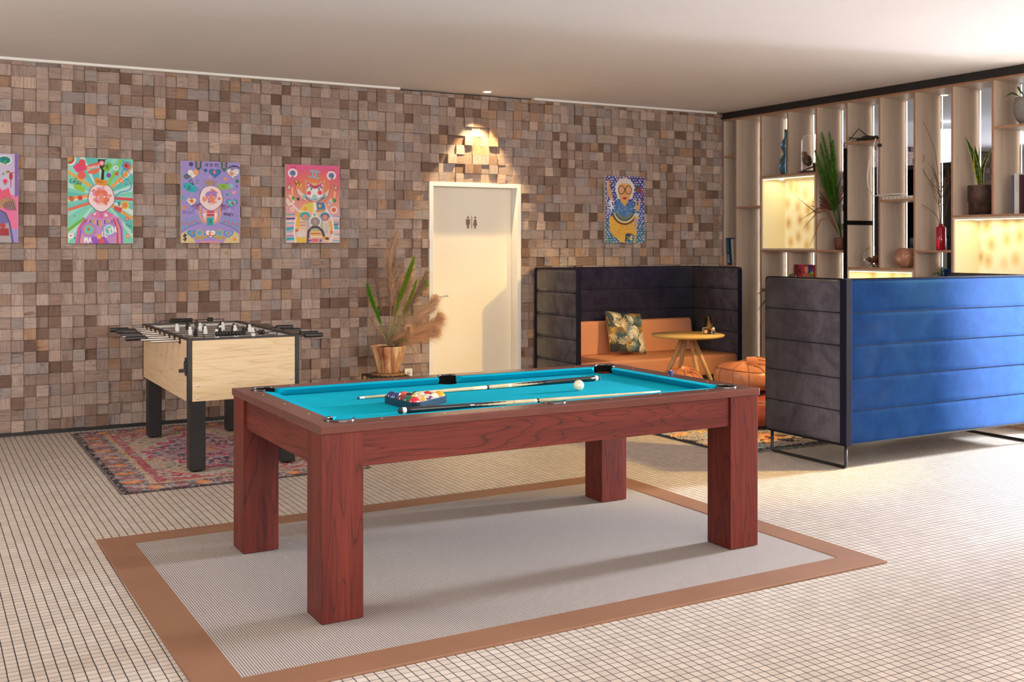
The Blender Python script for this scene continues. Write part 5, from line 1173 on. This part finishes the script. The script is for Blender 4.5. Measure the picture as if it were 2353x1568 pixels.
# lit boxes
spot_p=base('shadow_spot_panel',(.8,.7,.5),.7); v=coords(spot_p,(1,7.5,5.2)); vor=nd(spot_p,'ShaderNodeTexVoronoi'); vor.inputs['Scale'].default_value=1.0; vor.inputs['Randomness'].default_value=.55; spot_p.node_tree.links.new(v,vor.inputs['Vector'])
sc_=ramp(spot_p,vor.outputs['Distance'],[(.05,(.58,.38,.16)),(.32,(.84,.68,.38)),(.52,(.93,.84,.60))]); setc(spot_p,sc_)  # soft shadow blobs put into the panel colour
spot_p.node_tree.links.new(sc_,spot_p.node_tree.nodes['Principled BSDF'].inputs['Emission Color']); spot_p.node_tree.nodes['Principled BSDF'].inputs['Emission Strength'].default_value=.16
cream=mottled('box_lining_cream',(.80,.72,.50),(.84,.76,.54),2,.6)
stripm=emis('warm_strip',(1,.90,.62),3.5)
def litbox(b0_,b1_,z0,z1):
    y0=Yb(b1_)[0]; y1=Yb(b0_)[1]; mb=MB(); g=.001
    bx=MB().box(-.004,SDp-.01,y0+g,y0+.016,z0+g,z1-g).box(-.004,SDp-.01,y1-.016,y1-g,z0+g,z1-g).box(-.004,SDp-.01,y0+.016,y1-.016,z1-.016,z1-g).box(-.004,SDp-.01,y0+.016,y1-.016,z0+g,z0+.016).build('light_box',framew,su)
    MB().box(.006,SDp-.012,y0+.0165,y0+.019,z0+.017,z1-.017).box(.006,SDp-.012,y1-.019,y1-.0165,z0+.017,z1-.017).box(.006,SDp-.012,y0+.019,y1-.019,z1-.019,z1-.0165).box(.006,SDp-.012,y0+.019,y1-.019,z0+.0165,z0+.019).build('box_lining',cream,bx)
    lbl(MB().box(SDp-.022,SDp-.012,y0+.019,y1-.019,z0+.019,z1-.019).build('shadow_spot_back_panel',spot_p,bx),'backlit cream panel with soft ochre spots of painted shadow')
    ym=(y0+y1)/2
    MB().box(.010,.018,y0+.02,y1-.02,z1-.024,z1-.0195).build('light_strip',stripm,bx)
    MB().lathe([(.022,0),(.022,.004)],(.17,y1-.13,z1-.0235),20).build('puck_light',emis('puck_glow',(1,.95,.8),10),bx)
    L_=bpy.data.lights.new('box_light','AREA'); L_.shape='RECTANGLE'; L_.size=.22; L_.size_y=(y1-y0)*.85; L_.energy=2.2*(y1-y0); L_.color=(1,.86,.48)
    lo=bpy.data.objects.new('box_light',L_); COL.objects.link(lo); lo.location=(SX+.16,OY+ym,z1-.03)
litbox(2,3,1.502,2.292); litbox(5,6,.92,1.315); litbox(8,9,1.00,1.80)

# things on the shelves -------------------------------------------------
def at(x,y,z): return (x,y,z)
blueg=base('blue_glass',(.10,.22,.30),.08,Transmission_Weight=.55,IOR=1.4)
vz=thing('gourd_vase','tall blue glass double-gourd vase on top of the upper lit box','vase',(8.27,8.70,2.312),0)
MB().lathe([(.04,0),(.055,.02),(.072,.07),(.074,.12),(.062,.17),(.038,.21),(.030,.235),(.036,.265),(.052,.30),(.054,.335),(.040,.375),(.020,.41),(.017,.45),(.019,.50)],n=32).build('vase_body',blueg,vz)
cl=thing('glass_cloche','tall clear glass cloche on a black base on top of the upper lit box','glass dome',(8.27,8.315,2.312),0)
MB().lathe([(.125,0),(.128,.012),(.12,.022),(.001,.022)],n=32).build('cloche_base',black_plastic,cl)
MB().lathe([(.108,.023),(.108,.33),(.10,.37),(.075,.40),(.04,.415),(.001,.42)],n=32,cap=False).build('glass_dome',base('thin_glass',(1,1,1),.03,Transmission_Weight=1.0,IOR=1.08,Alpha=.55),cl)
fg=thing('bird_figurine','dark brown carved bird-like figurine with an amber head inside the glass cloche','figurine',(8.27,8.32,2.335),0)
brz=mottled('dark_bronze',(.05,.03,.02),(.16,.10,.06),30,.35,bscale=60,bstr=.6,bdist=.01)
b=MB(); b.sphere((0,-.005,.125),.045,20,sz=1.5); b.xf(Matrix.Translation((0,.01,0))@Matrix.Rotation(R(-22),4,'X')); b.build('figurine_body',brz,fg)
b=MB(); b.lathe([(.012,.0),(.020,.012),(.020,.03),(.015,.045)],n=14); b.xf(Matrix.Translation((0,.075,.168))@Matrix.Rotation(R(-20),4,'X')); b.build('figurine_head',base('amber_stone',(.30,.09,.04),.25),fg)
b=MB(); b.tube([(0,.10,.01),(0,.05,.03),(0,-.01,.045),(0,-.08,.075)],[.007,.009,.009,.005],8).tube([(0,-.03,.03),(.0,-.035,.09)],.012,8).tube([(0,-.05,.0),(0,-.05,.06)],.018,8); b.build('branch_perch',mottled('driftwood',(.06,.03,.02),(.12,.07,.05),40,.8),fg)
# potted grasses
gp=thing('potted_grass','rust-brown pot with bright green feather grass and dried palm leaf on the middle shelf','plant',(8.25,7.875,1.504),0)
rust=mottled('rust_ceramic',(.12,.035,.02),(.22,.07,.04),20,.5,bscale=25,bstr=.5,bdist=.01)
MB().lathe([(.060,0),(.072,.012),(.082,.07),(.078,.125),(.066,.130),(.060,.11),(.001,.11)],n=8,smooth=False).build('pot',rust,gp,bevel=.006)
def lp2(ty,tz,x=-.05,bend=0): return [(0,0,.11),(x*.4,ty*.35+bend,tz*.4),(x*.8,ty*.7+bend,tz*.75),(x,ty,tz)]
GR=[(.09,.26,.03),(.16,.38,.05),(.05,.17,.02),(.26,.50,.09)]
for i,(ty,tz,bd) in enumerate([(.13,1.20,-.03),(.0,1.19,-.02),(.17,1.02,-.02),(.19,.88,-.03),(-.05,1.10,.0),(.09,1.08,-.02),(-.01,.98,.01),(.06,.86,.0),(-.06,.92,.0)]):
    mb=MB(); plume(lp2(ty,tz,-.15-.03*(i%3),bd),.065,1000,60+i,mb,GR,.11,start=.36,w=.0011,droop=.6); lbl(mb.build('grass_plume',hair_m,gp),'green feathery grass plume')
DRc=[(.20,.085,.05),(.28,.13,.07),(.14,.06,.04)]
mb=MB(); r=random.Random(8)
c0=Vector((-.06,.06,.40))
mb.tube([(0,0,.1),(-.03,.02,.25),tuple(c0)],.005,6,col=DRc[0])
for k in range(16):
    a_=R(10+k*9.2); l=r.uniform(.26,.44); d=Vector((-.15,math.cos(a_)*.8 ,math.sin(a_))).normalized(); tip=c0+d*l; sd=Vector((0,-d.z,d.y)).normalized()*.012
    m1=c0+d*l*.5; mb.add([tuple(c0-sd*.2),tuple(c0+sd*.2),tuple(m1+sd),tuple(m1-sd),tuple(tip)],[(0,1,2,3),(3,2,4)],col=r.choice(DRc))
lbl(mb.build('dried_palm_leaf',hair_m,gp),'dried brown fan palm leaf')
mb=MB()
for (ty,tz,my,mz,c) in ((.40,.20,.20,.42,(.55,.24,.05)),(.28,.04,.16,.33,(.60,.27,.06)),(.44,.30,.2,.45,(.30,.13,.06)),(.46,.55,.22,.40,(.2,.08,.05))):
    mb.tube([(-.02,.02,.15),(-.09,my*.6,mz),(-.13,my,mz*.95),(-.17,ty,tz)],[.002,.004,.006,.001],5,col=c)
lbl(mb.build('drooping_dry_leaf',hair_m,gp),'orange-brown drooping dry blade')
# terrarium
tr=thing('glass_terrarium','round clear glass bowl of wood chips on the shelf above the lower lit box','glass bowl',(8.27,7.455,1.335),0)
MB().lathe([(.05,.001),(.09,.02),(.118,.07),(.120,.11),(.10,.165),(.075,.195),(.072,.195),(.097,.163),(.116,.11),(.114,.07),(.087,.023),(.001,.005)],n=36,cap=False).build('glass_globe',base('bowl_glass',(1,1,1),.02,Transmission_Weight=1.0,IOR=1.15),tr)
r=random.Random(6); mb=MB()
for k in range(60):
    s0=len(mb.v); a_=r.uniform(0,2*PI); q=r.uniform(0,.075); l=r.uniform(.02,.045)
    mb.box(-l,l,-.008,.008,-.003,.003); mb.xf(Matrix.Translation((q*math.cos(a_),q*math.sin(a_),r.uniform(.035,.095)))@Matrix.Rotation(r.uniform(0,PI),4,'Z')@Matrix.Rotation(r.uniform(-1,1),4,'Y')@Matrix.Rotation(r.uniform(-1,1),4,'X'),s0)
tag(mb.build('wood_chips',mottled('bark_chip',(.12,.045,.02),(.28,.12,.06),30,.8),tr),kind='stuff')
# amber glass
am=thing('amber_glass_bowl','squat round amber crackle-glass vase on the shelf beside the terrarium','vase',(8.25,7.065,1.335),0)
MB().lathe([(.055,0),(.055,.012),(.085,.03),(.112,.08),(.113,.12),(.098,.165),(.075,.188),(.055,.192)],n=36).build('vase_body',mottled('amber_crackle',(.40,.17,.09),(.60,.32,.2),60,.12,bscale=50,bstr=.8,bdist=.01,Transmission_Weight=.35),am)
# red vase
rv=thing('red_bottle_vase','slim red glass bottle vase holding bare curly twigs','vase',(8.25,6.672,1.506),0)
MB().lathe([(.040,0),(.043,.006),(.043,.205),(.036,.216),(.020,.222),(.019,.242),(.024,.246)],n=32).build('vase_body',base('red_glass',(.50,.004,.02),.05,Transmission_Weight=.35,IOR=1.45,Coat_Weight=.5),rv)
tw=thing('curly_twigs','bare brown curly willow twigs standing in the red bottle vase','branches',(8.25,6.672,1.530),0)
twm=mottled('twig_bark',(.12,.05,.03),(.2,.1,.06),60,.8); mb=MB(); r=random.Random(4)
def tw_(pts,r0,r1):
    P_=[Vector(p) for p in pts]; out=[]
    for i in range(len(P_)-1):
        for t in np.linspace(0,1,6)[:-1]:
            p0=P_[max(i-1,0)];p1=P_[i];p2=P_[i+1];p3=P_[min(i+2,len(P_)-1)]
            out.append(.5*((2*p1)+(-p0+p2)*t+(2*p0-5*p1+4*p2-p3)*t*t+(-p0+3*p1-3*p2+p3)*t**3)+Vector((r.uniform(-.003,.003),r.uniform(-.004,.004),0)))
    out.append(P_[-1]); n=len(out); mb.tube([tuple(p) for p in out],[1.45*(r0+(r1-r0)*i/(n-1)) for i in range(n)],5)
tw_([(0,0,0),(0,.01,.25),(-.01,.02,.60),(-.02,.06,.92),(-.03,.20,1.23)],.004,.0012)
tw_([(0,0,0),(.01,.0,.25),(.01,.02,.50),(0,.10,.60),(-.02,.18,.73),(-.03,.17,.86),(-.05,.25,.88),(-.06,.33,.86)],.0035,.001)
tw_([(0,0,0),(-.01,.02,.26),(-.03,.11,.36),(-.05,.24,.43),(-.05,.315,.43)],.003,.001)
tw_([(0,0,0),(.01,-.02,.25),(0,-.06,.36),(.0,-.085,.51),(.01,-.06,.75)],.003,.001)
for k in range(14):
    y0=r.uniform(-.02,.02); z0=r.uniform(.3,.6); s=r.choice((-1,1)); tw_([(0,y0,z0),(r.uniform(-.03,.03),y0+s*.04,z0+.08),(r.uniform(-.04,.04),y0+s*r.uniform(.05,.12),z0+r.uniform(.12,.22)),(r.uniform(-.05,.05),y0+s*r.uniform(.02,.14),z0+r.uniform(.2,.34))],.0022,.0008)
mb.build('twig_stems',twm,tw)
# snake plant
sp_=thing('snake_plant','snake plant with yellow-edged leaves in a dark brown bark pot on the upper right shelf','plant',(8.27,6.255,1.820),0)
bark=mottled('bark_pot',(.035,.018,.012),(.10,.05,.035),14,.7,bscale=30,bstr=.7,bdist=.01)
MB().lathe([(.108,0),(.110,.12),(.118,.125),(.118,.262),(.108,.265),(.10,.245),(.001,.245)],n=32).build('pot',bark,sp_)
lf=attrmat('leaf_green',.4,60,.2,.002)
def blade(name,pts,widths,twist,parent,cg=(.03,.10,.02),ce_=(.55,.50,.06),bend=.012):
    mb=MB(); P_=[Vector(p) for p in pts]; n=len(P_); vs=[]
    for i,(p,w) in enumerate(zip(P_,widths)):
        t=(P_[min(i+1,n-1)]-P_[max(i-1,0)]).normalized(); sd=Vector((math.sin(twist),math.cos(twist),0)); sd=(sd-t*sd.dot(t)).normalized(); nn=t.cross(sd)
        for u_ in (-1,-.8,0,.8,1): vs.append(tuple(p+sd*w*u_+nn*bend*(u_*u_)*(w/.03)))
    b=MB()
    for i in range(n-1):
        for k in range(4):
            a_=i*5+k; c=ce_ if k in (0,3) else tuple(z*(1.35 if (i*3+k)%2 else .8) for z in cg)
            mb.add([vs[a_],vs[a_+1],vs[a_+6],vs[a_+5]],[(0,1,2,3)],col=c,smooth=True)
    o=mb.build(name,lf,parent); m_=o.modifiers.new('thick','SOLIDIFY'); m_.thickness=.003; return o
def curve_pts(p0,p1,bulge,n=9): p0,p1,b=Vector(p0),Vector(p1),Vector(bulge); return [tuple(p0.lerp(p1,t)+b*math.sin(PI*t)) for t in np.linspace(0,1,n)]
WL=[.018,.024,.030,.034,.035,.032,.026,.015,.002]
blade('leaf',curve_pts((0,.02,.24),(-.04,.135,.71),(0,-.035,0)),[w*1.0 for w in WL],.2,sp_)
blade('leaf',curve_pts((-.01,.0,.24),(-.03,.045,.62),(0,.0,0)),[w*.95 for w in WL],-.1,sp_)
blade('leaf',curve_pts((.0,-.02,.24),(.0,-.12,.60),(0,.045,0)),[w*.85 for w in WL],.4,sp_)
# grey pot upper right
g2=thing('grey_plant_pot','rounded grey pot with glossy green leaves on the topmost right shelf','plant',(8.27,5.795,2.576),0)
MB().lathe([(.065,0),(.10,.05),(.122,.12),(.118,.19),(.105,.235),(.095,.235),(.09,.21),(.001,.21)],n=36).build('pot',mottled('grey_stone',(.20,.185,.17),(.26,.24,.22),50,.8),g2)
LG=(.035,.14,.02)
for p1,bl,ww in (((-.08,.175,.245),(0,0,.05),.032),((-.05,.06,.33),(0,.02,.03),.03),((.02,-.08,.35),(0,-.02,.05),.035),((-.10,-.05,.28),(0,0,.06),.03)):
    blade('leaf',curve_pts((p1[0]*.25,p1[1]*.35,.235),p1,bl),[ww*w for w in (.12,.25,.75,1,1,.9,.7,.4,.03)],.9,g2,LG,LG,.01)
    st_=MB().tube([(0,0,.205),(p1[0]*.25,p1[1]*.35,.24)],.003,6).build('stem',twm,g2)
# books
def book(name,label,loc,th,h,d,cover,page=(.75,.72,.66),tilt=0,group=None,spine=None):
    t=thing(name,label,'book',loc,0,group or 'books on the shelving')
    mt_=Matrix.Rotation(tilt,4,'X'); c=MB(); c.box(0,d,0,.003,0,h).box(0,d,th-.003,th,0,h).box(0,.004,.003,th-.003,0,h); c.xf(mt_); c.build('cover',cover,t)
    p=MB().box(.0045,d-.004,.0035,th-.0035,.003,h-.004); p.xf(mt_); p.build('pages',base('paper',page,.8),t)
    return t,mt_
bk,M_=book('blue_travel_book','blue hardback book with large cyan and white spine letters, tilted on the top left shelf',(8.145,9.462,1.3262),.040,.315,.22,base('book_blue',(.01,.035,.10),.4),tilt=R(-7))
for txt,c,z0,hh in (('MYKONOS',(.02,.45,.50),.300,.024),('MUSE',(.75,.75,.72),.125,.028)):
    mb=MB()
    for i,ch in enumerate(txt):
        for stt in Art.G[ch]:
            mb.tube([(-.0012,.008+py*hh,z0-(i*.92+px*.62)*hh) for px,py in stt],.0022,4)
    mb.xf(M_); mb.build('spine_title',base('ink_'+txt.lower(),c,.5),bk)
book('white_book','pale book standing right of the blue lettered one','',0,0,0,None) if False else None
book('pale_book','pale cream book standing between the blue lettered book and a black one',(8.15,9.405,1.3255),.030,.30,.20,base('book_pale',(.55,.48,.38),.6),tilt=R(-5))
book('black_book','thin black book at the right end of the row on the top left shelf',(8.14,9.352,1.3252),.022,.32,.21,base('book_black',(.015,.014,.014),.4))
# art book facing out
ab=thing('art_book','red art book with painted figures on its cover, standing face out','book',(8.175,8.165,1.080),0)
a=Art(.31,.27,(0,0,310,270),.003); a.put(a.X>-1,(165,40,60)); a.put(a.X<60,(110,20,25)); a.put((a.X>110)&(a.X<140),(205,50,85)); a.put((a.X>205)&(a.X<260)&(a.Y<110),(60,60,120)); a.put(a.X>290,(215,40,65))
a.circle(175,55,28,(225,160,110),ry=38); a.poly([(120,105),(160,90),(195,90),(235,105),(215,170),(140,170)],(190,120,80)); a.poly([(150,170),(205,170),(190,210),(160,210)],(225,170,120)); a.circle(75,75,26,(120,40,40)); a.circle(75,70,14,(60,20,20)); a.poly([(40,150),(95,120),(110,270),(40,270)],(225,150,90))
a.circle(255,85,26,(160,190,60)); a.circle(255,60,18,(60,110,190)); a.circle(250,130,28,(120,150,50)); a.poly([(215,165),(285,160),(270,220),(225,220)],(215,55,60)); a.poly([(0,150),(30,110),(40,270),(0,270)],(225,220,215))
for k in range(9): a.line([(2,150+k*14),(34,140+k*14)],5,(40,30,35))
MB().box(.004,.024,.002,.310,0,.268).build('book_block',base('art_book_edge',(.35,.03,.05),.5),ab)
o=grid_mesh('cover_picture',a.out(),.310,.268,paintm,ab,y=0.0); o.rotation_euler=(0,0,-PI/2); o.location=(.003,.312,.001)
for i,(y,th,h,c,pg,nm) in enumerate(((5.862,.026,.33,(.10,.11,.14),(.7,.7,.7),'grey-spined book at the left of the row on the upper right shelf'),(5.812,.046,.345,(.66,.64,.62),(.7,.7,.68),'thick white book beside the grey-spined one on the upper right shelf'),(5.785,.024,.33,(.06,.015,.02),(.7,.7,.68),'dark red book right of the thick white one on the upper right shelf'))):
    t,_=book('shelf_book',nm,(8.19,y+.02,1.8205),th-.002,h,.21,base('sb%d'%i,c,.5))
    if i==1:
        mb=MB()
        for k in range(9): mb.box(-.0006,.0,.010,.034-(.006*(k%3)),.27-k*.011,.2735-k*.011)
        mb.box(-.0006,0,.008,.038,.02,.024); mb.build('spine_print',base('pr_grey',(.4,.4,.42),.6),t)
# cables, power strip, strap
cab=mottled('cable_black',(.015,.014,.014),(.03,.028,.028),60,.5); cabw=base('cable_white',(.72,.68,.62),.45)
ca=thing('cable_tangle','tangle of black cables and an adapter lying on the small upper shelf','cables',(8.12,7.30,2.576),0); r=random.Random(11)
for q in range(4):
    mb=MB(); pts=[(r.uniform(.0,.2),r.uniform(.08,.36),r.uniform(.012,.05)) for _ in range(9)]; pts=[Vector(p) for p in pts]; out=[]
    for i in range(8):
        for t in np.linspace(0,1,7)[:-1]:
            p0=pts[max(i-1,0)];p1=pts[i];p2=pts[i+1];p3=pts[min(i+2,8)]; out.append(tuple(.5*((2*p1)+(-p0+p2)*t+(2*p0-5*p1+4*p2-p3)*t*t+(-p0+3*p1-3*p2+p3)*t**3)))
    mb.tube(out,.0045,6); lbl(mb.build('cable',cabw if q==1 else cab,ca),'white cable' if q==1 else 'black cable')
mb=MB(); mb.tube([(.0,.36,.02),(-.01,.30,.06),(.0,.235,.125),(.0,.20,.10),(.01,.14,.05),(.02,.05,.03)],.005,6); mb.build('cable',cab,ca)
MB().box(.02,.09,.02,.16,.001,.034).build('adapter',black_plastic,ca,bevel=.004)
ps=thing('power_strip','white power strip with sockets along the middle shelf beside the hanging white cable','power strip',(8.125,6.885,1.9912),0)
MB().box(.0,.055,.0,.36,.0,.026).build('strip_body',cabw,ps,bevel=.003); mb=MB()
for k in range(7): mb.box(-.0006,.0,.03+k*.047,.055+k*.047,.008,.016)
mb.build('socket_slots',base('slot_grey',(.2,.19,.18),.6),ps)
wc=thing('hanging_white_cable','white cable looping down from the cable tangle to the power strip','cable',(8.10,7.30,2.0),0)
mb=MB(); mb.tube([(.005,.005,.585),(-.005,.02,.52),(-.01,.075,.36),(-.01,.098,.22),(-.01,.085,.12),(-.008,.02,.03),(-.004,-.06,.030),(.0,-.20,.040),(.0,-.36,.036)],.0055,8); mb.build('cable_loop',cabw,wc)
mb=MB(); mb.tube([(.008,-.010,.555),(.008,-.012,.30),(.006,-.012,.06),(.0,-.03,.03)],.005,8); mb.build('cable_drop',cabw,wc)
MB().box(.003,.024,-.052,-.016,.500,.530).build('cable_clip',black_plastic,wc)
bp=thing('black_cable_post','slim black cable duct running down the front edge of a shelf upright','cable duct',(8.100,7.694,.02),0)
MB().box(0,.0195,-.013,.020,0,2.50).build('duct',pb,bp,bevel=.002)
MB().box(.0195,.385,-.0195,-.0160,1.735,1.780).box(.015,.0195,-.0195,-.013,1.735,1.780).build('strap',pb,bp,bevel=.001)
# leafy plants low by the shelves, mostly hidden by the blue booth
def leafy(label,loc,tips,z0,ww,potr=.12,poth=.24):
    t=thing('potted_palm',label,'plant',loc,0)
    MB().lathe([(potr*.75,0),(potr,poth),(potr*.9,poth),(potr*.85,poth-.03),(.001,poth-.03)],n=28).build('pot',mottled('clay_pot',(.2,.09,.05),(.26,.12,.07),20,.7),t)
    for i,(x,y,z) in enumerate(tips):
        blade('leaf',[(0,0,poth-.03),(x*.12,y*.12,z0*.55+.1),(x*.25,y*.25,z0*.95),(x*.45,y*.45,max(z0,z)*1.06),(x*.65,y*.65,max(z0,z)*1.09),(x*.85,y*.85,(z+max(z0,z)*1.08)/2),(x,y,z)],[.004,.004,.004,ww,ww*1.1,ww*.8,.002],.3+i,t,(.05,.13,.03),(.07,.16,.03),.004)
    return t
leafy('leafy potted plant on the floor between the shelving and the blue booth',(7.93,8.20,.0),[(-.10,.47,1.03),(-.12,.44,.86),(-.1,-.3,.95),(-.15,.1,1.1),(.1,.2,1.15),(-.15,-.1,.9)],.95,.018)
leafy('small leafy plant on the shelf behind the blue booth, right of the lower lit box',(8.27,6.65,1.0305),[(-.05,.09,.25),(-.06,-.02,.27),(.03,-.1,.24)],.22,.02,.06,.10)
leafy('slim-leaved plant on the shelf below the potted grass',(8.27,7.90,.9205),[(-.05,-.14,.46),(-.05,-.06,.33),(.02,.1,.34)],.28,.016,.06,.10) if False else None

# ------------------------------------------------------------------ the room beyond the shelves
tv=thing('dark_screen_cabinet','large black screen unit seen through the shelving gaps in the far room','screen',(10.0,7.85,0),0)
MB().box(0,.10,.0,.87,1.635,2.475).build('screen_housing',black_plastic,tv,bevel=.01)
MB().box(-.004,.0,.03,.84,1.67,2.445).build('screen',base('dark_screen',(.006,.006,.008),.12),tv)
MB().box(.03,.09,.12,.18,.0,1.64).box(.03,.09,.69,.75,.0,1.64).build('stand_post',black_metal,tv)
MB().box(-.10,.22,.06,.81,.0,.03).build('stand_foot',black_metal,tv)
wcn=thing('white_counter','tall white cabinet under the black screen in the far room','cabinet',(10.3,7.30,0),0)
MB().box(0,.45,0,1.62,0.05,1.60).build('cabinet_body',base('gloss_white',(.85,.86,.88),.4),wcn,bevel=.006); MB().box(.03,.42,.03,1.59,0,.05).build('cabinet_plinth',black_plastic,wcn)
MB().box(-.012,-.001,.01,.80,.08,1.59).box(-.012,-.001,.815,1.61,.08,1.59).build('cabinet_door',base('gloss_white2',(.88,.89,.92),.35),wcn,bevel=.002)
fs_=thing('far_blue_sofa','blue velvet sofa in the far room seen through the shelving','sofa',(8.95,6.2,0),0)
for z0,z1,x0,x1 in ((.12,.45,0,.75),(.45,1.30,.55,.75)): MB().box(x0,x1,0,1.9,z0,z1).build('seat' if z1<.5 else 'backrest',vb,fs_,bevel=.03)
MB().box(0,.75,-.12,-.001,.12,1.30).build('armrest',vb,fs_,bevel=.03); MB().box(0,.75,1.901,2.02,.12,1.30).build('armrest',vb,fs_,bevel=.03)
for x,y in ((.05,0),(.65,0),(.05,1.85),(.65,1.85)): MB().box(x,x+.04,y,y+.04,0,.12).build('leg',black_metal,fs_)
dt=thing('scoreboard_machine','black machine with rows of round yellow lights in the far room','game machine',(9.5,8.44,0),0)
MB().box(.02,.38,0,.55,.0,2.44).build('machine_body',black_plastic,dt,bevel=.01)
MB().box(.0,.02,.0,.55,2.36,2.44).build('blue_header',base('hd_blue',(.02,.07,.16),.4),dt)
MB().box(.005,.0199,.15,.42,2.02,2.35).build('grey_panel',mottled('panel_tiles',(.35,.34,.38),(.45,.44,.48),8,.5),dt)
ye=emis('yellow_lamp',(.80,.85,.03),1.1)
for j in range(4):
    for i in range(3): MB().sphere((.012,.235+i*.052,1.84+j*.052),.022,14).build('yellow_light',ye,dt)
mb=MB().box(.004,.0199,.18,.42,1.45,1.80); mb.build('lower_glass',mottled('dark_green_glass',(.01,.03,.02),(.04,.08,.06),12,.2),dt)
wp=thing('hanging_lampshade','white drum-shaped hanging lampshade near the far room ceiling','lamp',(11.0,8.90,2.56),0)
MB().lathe([(.21,0),(.21,.40),(.208,.40),(.208,0)],n=48,cap=False).build('lamp_shade',emis('shade_white',(.90,.93,1),.85),wp)
MB().tube([(0,0,.39),(0,0,.51)],.01,8).tube([(-.208,0,.39),(.208,0,.39)],.004,6).build('suspension_cord',black_metal,wp)
fd=thing('far_recessed_downlight','small round ceiling spotlight in the far room, seen through a shelving gap','light',(9.05,7.28,CEIL),0)
MB().lathe([(.05,-.006),(.05,0)],n=24).build('trim_ring',white_paint,fd); MB().lathe([(.036,-.008),(.036,-.0062)],n=24).build('lamp_glass',emis('dl2',(1,.85,.4),6),fd)
bx_=thing('striped_box_stack','stack of red, white and blue boxes on a black sideboard in the far room','boxes',(9.75,9.75,1.02),0)
for z0,z1,c,n_ in ((0,.07,(.02,.09,.5),'blue_box'),(.0705,.13,(.6,.65,.75),'white_box'),(.1305,.19,(.6,.04,.02),'red_box'),(.1905,.235,(.75,.75,.75),'white_lid_box'),(.2355,.28,(.55,.06,.03),'top_red_box')):
    MB().box(0,.3,.0,.55,z0,z1).build(n_,base('c_'+n_,c,.5),bx_,bevel=.003)
sdb=thing('black_sideboard','black sideboard against the partition in the far room','sideboard',(9.70,9.60,0),0)
MB().box(0,.45,0,.9,.06,1.0195).build('cabinet_body',black_plastic,sdb,bevel=.005)
for x,y in ((.03,.03),(.38,.03),(.03,.83),(.38,.83)): MB().box(x,x+.04,y,y+.04,0,.06).build('foot',black_metal,sdb)

# ------------------------------------------------------------------ light
def area(name,loc,size,energy,color,target,spread=None):
    L_=bpy.data.lights.new(name,'AREA'); L_.shape='RECTANGLE'; L_.size,L_.size_y=size; L_.energy=energy; L_.color=color
    if spread: L_.spread=R(spread)
    o=bpy.data.objects.new(name,L_); COL.objects.link(o); o.location=loc; d=Vector(target)-Vector(loc); o.rotation_euler=d.to_track_quat('-Z','Y').to_euler(); return o
def spot(name,loc,target,energy,color,angle,blend=.4,radius=.04):
    L_=bpy.data.lights.new(name,'SPOT'); L_.energy=energy; L_.color=color; L_.spot_size=R(angle); L_.spot_blend=blend; L_.shadow_soft_size=radius
    o=bpy.data.objects.new(name,L_); COL.objects.link(o); o.location=loc; d=Vector(target)-Vector(loc); o.rotation_euler=d.to_track_quat('-Z','Y').to_euler(); return o
area('window_daylight',(13.5,4.50,2.62),(.75,.75),2400,(.80,.89,1.0),(4,4.6,.6))
area('front_fill',(3.0,-3.9,2.1),(10,1.4),440,(1.0,.945,.905),(3.2,5,1.3))  # broad fill added behind the camera, no known source
area('ceiling_fill',(3.2,.8,CEIL-.03),(7,3.6),110,(1.0,.95,.91),(3.2,.8001,0))  # unseen overhead fill added for the table top and near floor
area('side_fill',(8.25,1.4,1.7),(3.6,2.2),55,(.90,.94,1.0),(3,2.6,1.7))  # fill added by the solid right wall, lifts ceiling and floor
area('far_room_fill',(14.9,8.5,1.9),(3.5,1.8),150,(.78,.86,1.0),(9,8,1.5))  # fill added to brighten the far room behind the shelving
area('left_fill',(-1.4,6.2,CEIL-.04),(1.2,4.2),180,(1.0,.94,.88),(1.2,6.5,0))  # out-of-frame fill added for the dim floor round the football table
spot('door_downlight',(4.93,9.33,CEIL-.02),(4.93,9.56,0),150,(1.0,.72,.36),70,.3,.02)
spot('booth_spot',(7.6,5.0,2.95),(6.15,7.9,.7),560,(1.0,.64,.17),46,.6,.05)
spot('aisle_spot',(7.0,4.6,2.95),(5.0,6.0,0),640,(1.0,.68,.20),48,.8,.08)
w=bpy.data.worlds.new('World'); S.world=w; w.use_nodes=True; w.node_tree.nodes['Background'].inputs[0].default_value=(.9,.9,1,1); w.node_tree.nodes['Background'].inputs[1].default_value=.25
S.view_settings.view_transform='Standard'; S.view_settings.look='None'; S.view_settings.exposure=.12; S.view_settings.gamma=1; S.view_settings.use_curve_mapping=False
